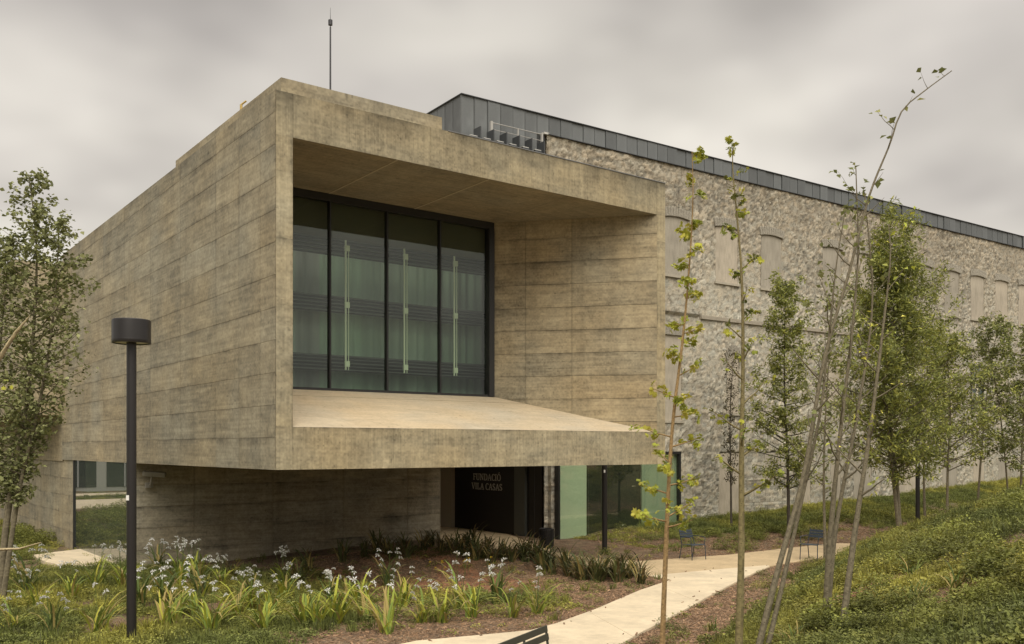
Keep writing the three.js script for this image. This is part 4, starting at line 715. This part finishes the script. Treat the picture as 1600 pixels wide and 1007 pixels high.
function irisBed(kind, places) {
  const [text, group] = irisRow[kind], sorted = places.slice().sort((a, b) => a[0] - b[0]), n = sorted.length;
  sorted.forEach(([px, py], i) => {
    const [X, D] = cast(px + (rI() - 0.5) * 14, py + (rI() - 0.5) * (kind === 'dark' ? 6 : 22)), p = protos[kind][(rI() * protos[kind].length) | 0], c = p.clone(); c.name = numbered('iris_clump'); scene.add(c);
    c.position.set(X, gY(X, D), -D); c.rotation.y = rI() * 6.28; c.scale.setScalar(kind === 'mid' ? 0.6 + 0.5 * rI() : 0.80 + 0.58 * rI()); c.rotation.x = 0.16 * (rI() - 0.5); c.rotation.z = 0.16 * (rI() - 0.5);
    c.userData = { label: (i === 0 ? 'leftmost ' : i === n - 1 ? 'rightmost ' : ordinal(i + 1) + ' from the left, ') + text, category: 'plant', group };
  });
}
irisBed('bright', [[500, 972], [570, 975], [630, 960], [395, 955], [345, 975], [280, 975], [450, 950], [540, 950], [300, 962], [365, 968], [425, 962], [470, 988], [530, 985], [600, 985], [655, 965], [688, 985], [735, 970], [800, 965], [845, 956], [330, 985], [150, 1000], [260, 992], [560, 958], [20, 1000], [410, 985], [715, 955]]);
irisBed('bloom', [[60, 962], [105, 945], [145, 928], [185, 925], [250, 948], [280, 925], [320, 935], [45, 930], [385, 940], [225, 960], [505, 938], [780, 945], [80, 985], [255, 905], [310, 905], [440, 925], [340, 915], [600, 925]]);
irisBed('dark', [[582, 862], [615, 868], [672, 856], [700, 860], [725, 868], [752, 872], [812, 874], [835, 878], [855, 893], [895, 902], [915, 909], [955, 902], [972, 906], [995, 903], [563, 868], [600, 864], [628, 862], [655, 858], [690, 862], [712, 866], [735, 862], [760, 866], [785, 871], [800, 877], [822, 880], [845, 884], [862, 889], [885, 892], [905, 896], [925, 902], [945, 906], [960, 911], [985, 908], [1003, 911], [905, 906], [355, 902], [480, 897], [460, 917], [640, 872], [745, 874], [775, 880], [870, 898], [935, 913], [530, 878]]);
irisBed('mid', [[1110, 998], [1230, 1000], [1262, 996], [1375, 955], [1425, 918], [1415, 948], [1440, 940], [1290, 885], [1500, 930]]);

// ---------------------------------------------------------------- ground cover: nobody could count it
function clumpGeo(seed, n, R, h, kind) {
  const r = rngOf(seed), L = new Leaves();
  for (let k = 0; k < n; k++) {
    const a = r() * 6.2832, q = Math.sqrt(r()) * R, o = V(Math.cos(a) * q, h * (0.15 + 0.85 * r()) * (1 - 0.4 * q / R), Math.sin(a) * q), s = 0.75 + 0.5 * r();
    if (kind === 'grass') { const l = h * (0.7 + 0.8 * r()), d = V((r() - 0.5) * 0.9, 1, (r() - 0.5) * 0.9).normalize(); o.y = 0; L.add(o, d, V(r() - 0.5, 0.1, r() - 0.5).normalize(), l, 0.012 + 0.006 * r(), [s, s, s]); }
    else { const d = rv(r); d.y = d.y * 0.4 + 0.12; d.normalize(); const up = V((r() - 0.5) * 0.9, 1, (r() - 0.5) * 0.9).normalize(); L.add(o, d, up, (kind === 'bush' ? 0.062 : 0.042) * (0.6 + 0.8 * r()), (kind === 'bush' ? 0.036 : 0.030) * (0.6 + 0.8 * r()), [s, s, s]); }
  }
  return L.geo();
}
const cover = { weed: [1, 2, 3].map((s) => clumpGeo(s, 34, 0.13, 0.11)), bush: [4, 5].map((s) => clumpGeo(s, 210, 0.24, 0.34)), grass: [6, 7].map((s) => clumpGeo(s, 16, 0.09, 0.16, 'grass')) };
const spots = { weed: [[], [], []], bush: [[], []], grass: [[], []] };
{
  const r = rngOf(2024);
  const inside = (X, D) => { const [u, w] = toBx(X, D); if (u > -0.05 && w > 10.4) return false; if (u > -26 && u < 0 && w > 38 && (w < 49.3 || (w > 54.8 && w < 58.2) || w > 63.8)) return false; const [t, z] = toSt(X, D); if (t > -1 && z < 0.15) return false; return pathDist(X, D) > 0.10; };
  const tryAt = (X, D, dens) => {
    if (!inside(X, D)) return; const g = green(X, D) * dens; if (r() > g * (1 - 0.75 * redSoil(X, D)) + 0.012) return;
    const right = rightOf(X, D) > 0, [t, z] = toSt(X, D), hue = fbm(X * 0.6, D * 0.6, 55, 3), nearWall = t > 3 && z < 5 && !right;
    let kind = r() < (right ? (D < 10 ? 0.03 : 0.17) : 0.14) ? 'grass' : 'weed'; if (r() < (nearWall ? 0.16 : right ? 0.16 : X < -9 ? 0.12 : 0.03) * ss(0.4, 0.7, fbm(X * 0.9, D * 0.9, 66, 2)) * 2) kind = 'bush';
    const k = 0.62 + 0.76 * r(), y = clamp((hue - 0.36) * 2.6 + 0.35 * (r() - 0.5));
    const c = [lerp(0.145, 0.33, y) * k, lerp(0.170, 0.32, y) * k, lerp(0.05, 0.075, y) * k].map((v, i) => v * [1.03, 1, 0.95][i] * (right ? (kind === 'bush' ? 0.95 : 1.0) : 1.25));
    const l = spots[kind]; l[(r() * l.length) | 0].push([X, D, (kind === 'bush' ? 0.4 + 0.8 * r() * r() : 0.6 + 0.7 * r()) * (right && D < 12 ? 0.75 : 1), r() * 6.28, c]);
  };
  // shrubs that stand out one by one along the walls and on the hill, and weeds between the irises
  const shrub = (px, py, n, w, h, s, dark) => { for (let i = 0; i < n; i++) { const [X, D] = cast(px + (r() - 0.5) * w, py + (r() - 0.5) * h); if (!inside(X, D)) continue; const k = (0.7 + 0.6 * r()) * dark; spots.bush[(r() * 2) | 0].push([X, D, s * (0.7 + 0.6 * r()), r() * 6.28, [0.22 * k, 0.235 * k, 0.055 * k]]); } };
  shrub(45, 842, 34, 110, 26, 1.5, 1.1); shrub(95, 850, 16, 90, 22, 1.2, 0.8); shrub(20, 868, 14, 60, 20, 1.2, 1);
  shrub(1150, 862, 10, 50, 14, 1.3, 1); shrub(1100, 842, 22, 180, 14, 1.0, 1.1); shrub(1235, 838, 24, 130, 14, 1.2, 0.8); shrub(1340, 815, 26, 120, 16, 1.3, 0.75); shrub(945, 866, 4, 14, 5, 0.8, 1);
  for (let k = 0; k < 26; k++) shrub(1250 + 340 * r(), 870 + 130 * r(), 4, 40, 10, 0.35 + 0.5 * r(), 0.65 + 0.8 * r());
  shrub(1430, 880, 16, 120, 24, 1.0, 0.7); shrub(1560, 905, 12, 80, 24, 1.0, 0.7); shrub(1500, 850, 16, 120, 20, 0.9, 1.1); shrub(1400, 945, 8, 80, 20, 0.7, 0.65); shrub(1585, 800, 12, 60, 16, 1.2, 1);
  shrub(240, 945, 90, 480, 70, 0.55, 1.2); shrub(620, 942, 64, 440, 46, 0.5, 1.2); shrub(420, 905, 20, 260, 20, 0.8, 0.75); shrub(700, 870, 22, 260, 14, 0.7, 0.5); shrub(880, 925, 10, 150, 20, 0.6, 1.1);
  for (let i = 0; i < 110; i++) { const q = bx2(-1.2 - 6 * r(), 20 + 19 * r()), k = 0.7 + 0.6 * r(); spots.bush[(r() * 2) | 0].push([q[0], q[1], 1.2 + 1.6 * r() * r(), r() * 6.28, [0.22 * k, 0.235 * k, 0.055 * k]]); }
  for (let i = 0; i < 52000; i++) tryAt(-13 + 17 * r(), 12.5 + 16 * r(), 0.85);
  for (let i = 0; i < 78000; i++) { const D = 5.5 + 25 * r(); tryAt(lerp(-0.1, 0.62, r()) * D + 1, D, 0.9); }
  for (let i = 0; i < 34000; i++) { const q = st2(1 + 36 * r(), 0.2 + 9 * r()); tryAt(q[0], q[1], 0.9); }
  for (let i = 0; i < 60000; i++) tryAt(-48 + 40 * r(), 12 + 48 * r(), 0.8);
}
{
  const labels = { weed: 'low green weeds and clover covering the beds and hill', bush: 'bushy low green shrubs on the hill and along the wall', grass: 'short grass tufts on the beds and hill' }, names = { weed: 'ground_cover', bush: 'low_shrubs', grass: 'grass' };
  const m4 = new THREE.Matrix4(), q = new THREE.Quaternion(), e = new THREE.Euler();
  for (const k of Object.keys(spots)) spots[k].forEach((list, v) => {
    if (!list.length) return; const im = new THREE.InstancedMesh(cover[k][v], leafMat, list.length); im.name = numbered(names[k]); im.userData = { label: labels[k], category: k === 'bush' ? 'shrubs' : k === 'grass' ? 'grass' : 'weeds', kind: 'stuff' }; shadow(im);
    list.forEach(([X, D, s, a, c], i) => { q.setFromEuler(e.set(0, a, 0)); m4.compose(V(X, gY(X, D) - 0.015, -D), q, V(s, s, s)); im.setMatrixAt(i, m4); im.setColorAt(i, new THREE.Color().setRGB(...c)); });
    scene.add(im);
  });
  // wood chips on the mulch
  const chip = (() => { const g = new THREE.BoxGeometry(0.055, 0.010, 0.018); return g; })(), r = rngOf(909), list = [];
  const tryChip = (X, D) => { const d = pathDist(X, D); if (d < 0.05 && (d < -0.5 || r() > 0.022 * Math.exp(d / 0.15))) return; const [u, w] = toBx(X, D); if (u > 0 && w > 10.4) return; const [t, z] = toSt(X, D); if (t > -1 && z < 0.1) return; if (r() < green(X, D) * 0.9 + redSoil(X, D) * 0.6) return; list.push([X, D]); };
  for (let i = 0; i < 26000; i++) tryChip(-6 + 11 * r(), 13 + 14 * r());
  for (let i = 0; i < 22000; i++) { const D = 10 + 16 * r(); tryChip(1 + D * 0.34 * r(), D); }
  for (let i = 0; i < 12000; i++) { const q2 = st2(0.5 + 16 * r(), 1 + 7 * r()); tryChip(...q2); }
  const im = new THREE.InstancedMesh(chip, std(1, 1, 1, { roughness: 0.95 }), list.length); im.name = 'wood_chips'; im.userData = { label: 'brown wood chip mulch along the path edges', category: 'mulch', kind: 'stuff' }; shadow(im);
  list.forEach(([X, D], i) => { q.setFromEuler(e.set((r() - 0.5) * 0.7, r() * 6.28, (r() - 0.5) * 0.7)); const s = 0.6 + 0.9 * r(); m4.compose(V(X, Math.max(gY(X, D) + 0.006, pathDist(X, D) < 0.02 ? 0.042 : -9), -D), q, V(s, s, s)); im.setMatrixAt(i, m4); const k = 0.55 + 0.9 * r(), p = r() < 0.12 ? 1.5 : 1; im.setColorAt(i, new THREE.Color().setRGB(0.23 * k * p, 0.145 * k * p, 0.085 * k * p)); });
  scene.add(im);
  // yellow blooms
  const yl = thing('yellow_flowers', 'small yellow flowers on thin stalks in the middle of the bed', 'flowers'); const [yx, yd] = cast(720, 898); yl.position.set(yx, gY(yx, yd), -yd);
  for (let k = 0; k < 11; k++) { const x = (r() - 0.5) * 1.5, z = (r() - 0.5) * 0.8, h = 0.15 + 0.3 * r(); part('stalk', bar(V(x, -0.1, z), V(x, h, z), 0.004, 4), irisCols.mid[0], yl); const f = part('flower', petal, yelM, yl); f.position.set(x, h, z); f.rotation.x = 0.6; }
}
{ // low building across the garden, seen only as a reflection in the corner glazing
  const b = thing('garden_pavilion', 'low grey building mirrored in the lower left glazing', 'building'); const [X, D] = bx2(-17, 64); b.position.set(X, -0.4, -D); b.rotation.y = Math.atan2(0.599, 0.8007);
  part('wall', box(-14, 14, 0, 7, -6, 0), std(0.34, 0.34, 0.31), b);
  for (let k = -3; k < 4; k++) { const w = part('window', box(k * 3.6 - 1.4, k * 3.6 + 1.4, 0.4, 3.4, 0.0, 0.05), std(0.03, 0.035, 0.035, { roughness: 0.1 }), b); part('frame', box(k * 3.6 - 0.06, k * 3.6 + 0.06, 0.4, 3.4, 0.05, 0.1), std(0.3, 0.3, 0.3), w); }
  slab([[-1.8, 40], [-1.8, 49], [-24, 49], [-24, 40]].map(([u, w]) => bx2(u, w)), -0.5, -0.24, paveMat, 'garden_path');
  slab([[-1.8, 55], [-1.8, 58], [-24, 58], [-24, 55]].map(([u, w]) => bx2(u, w)), -0.5, -0.24, paveMat, 'garden_path_001');
}
renderer.render(scene, camera);
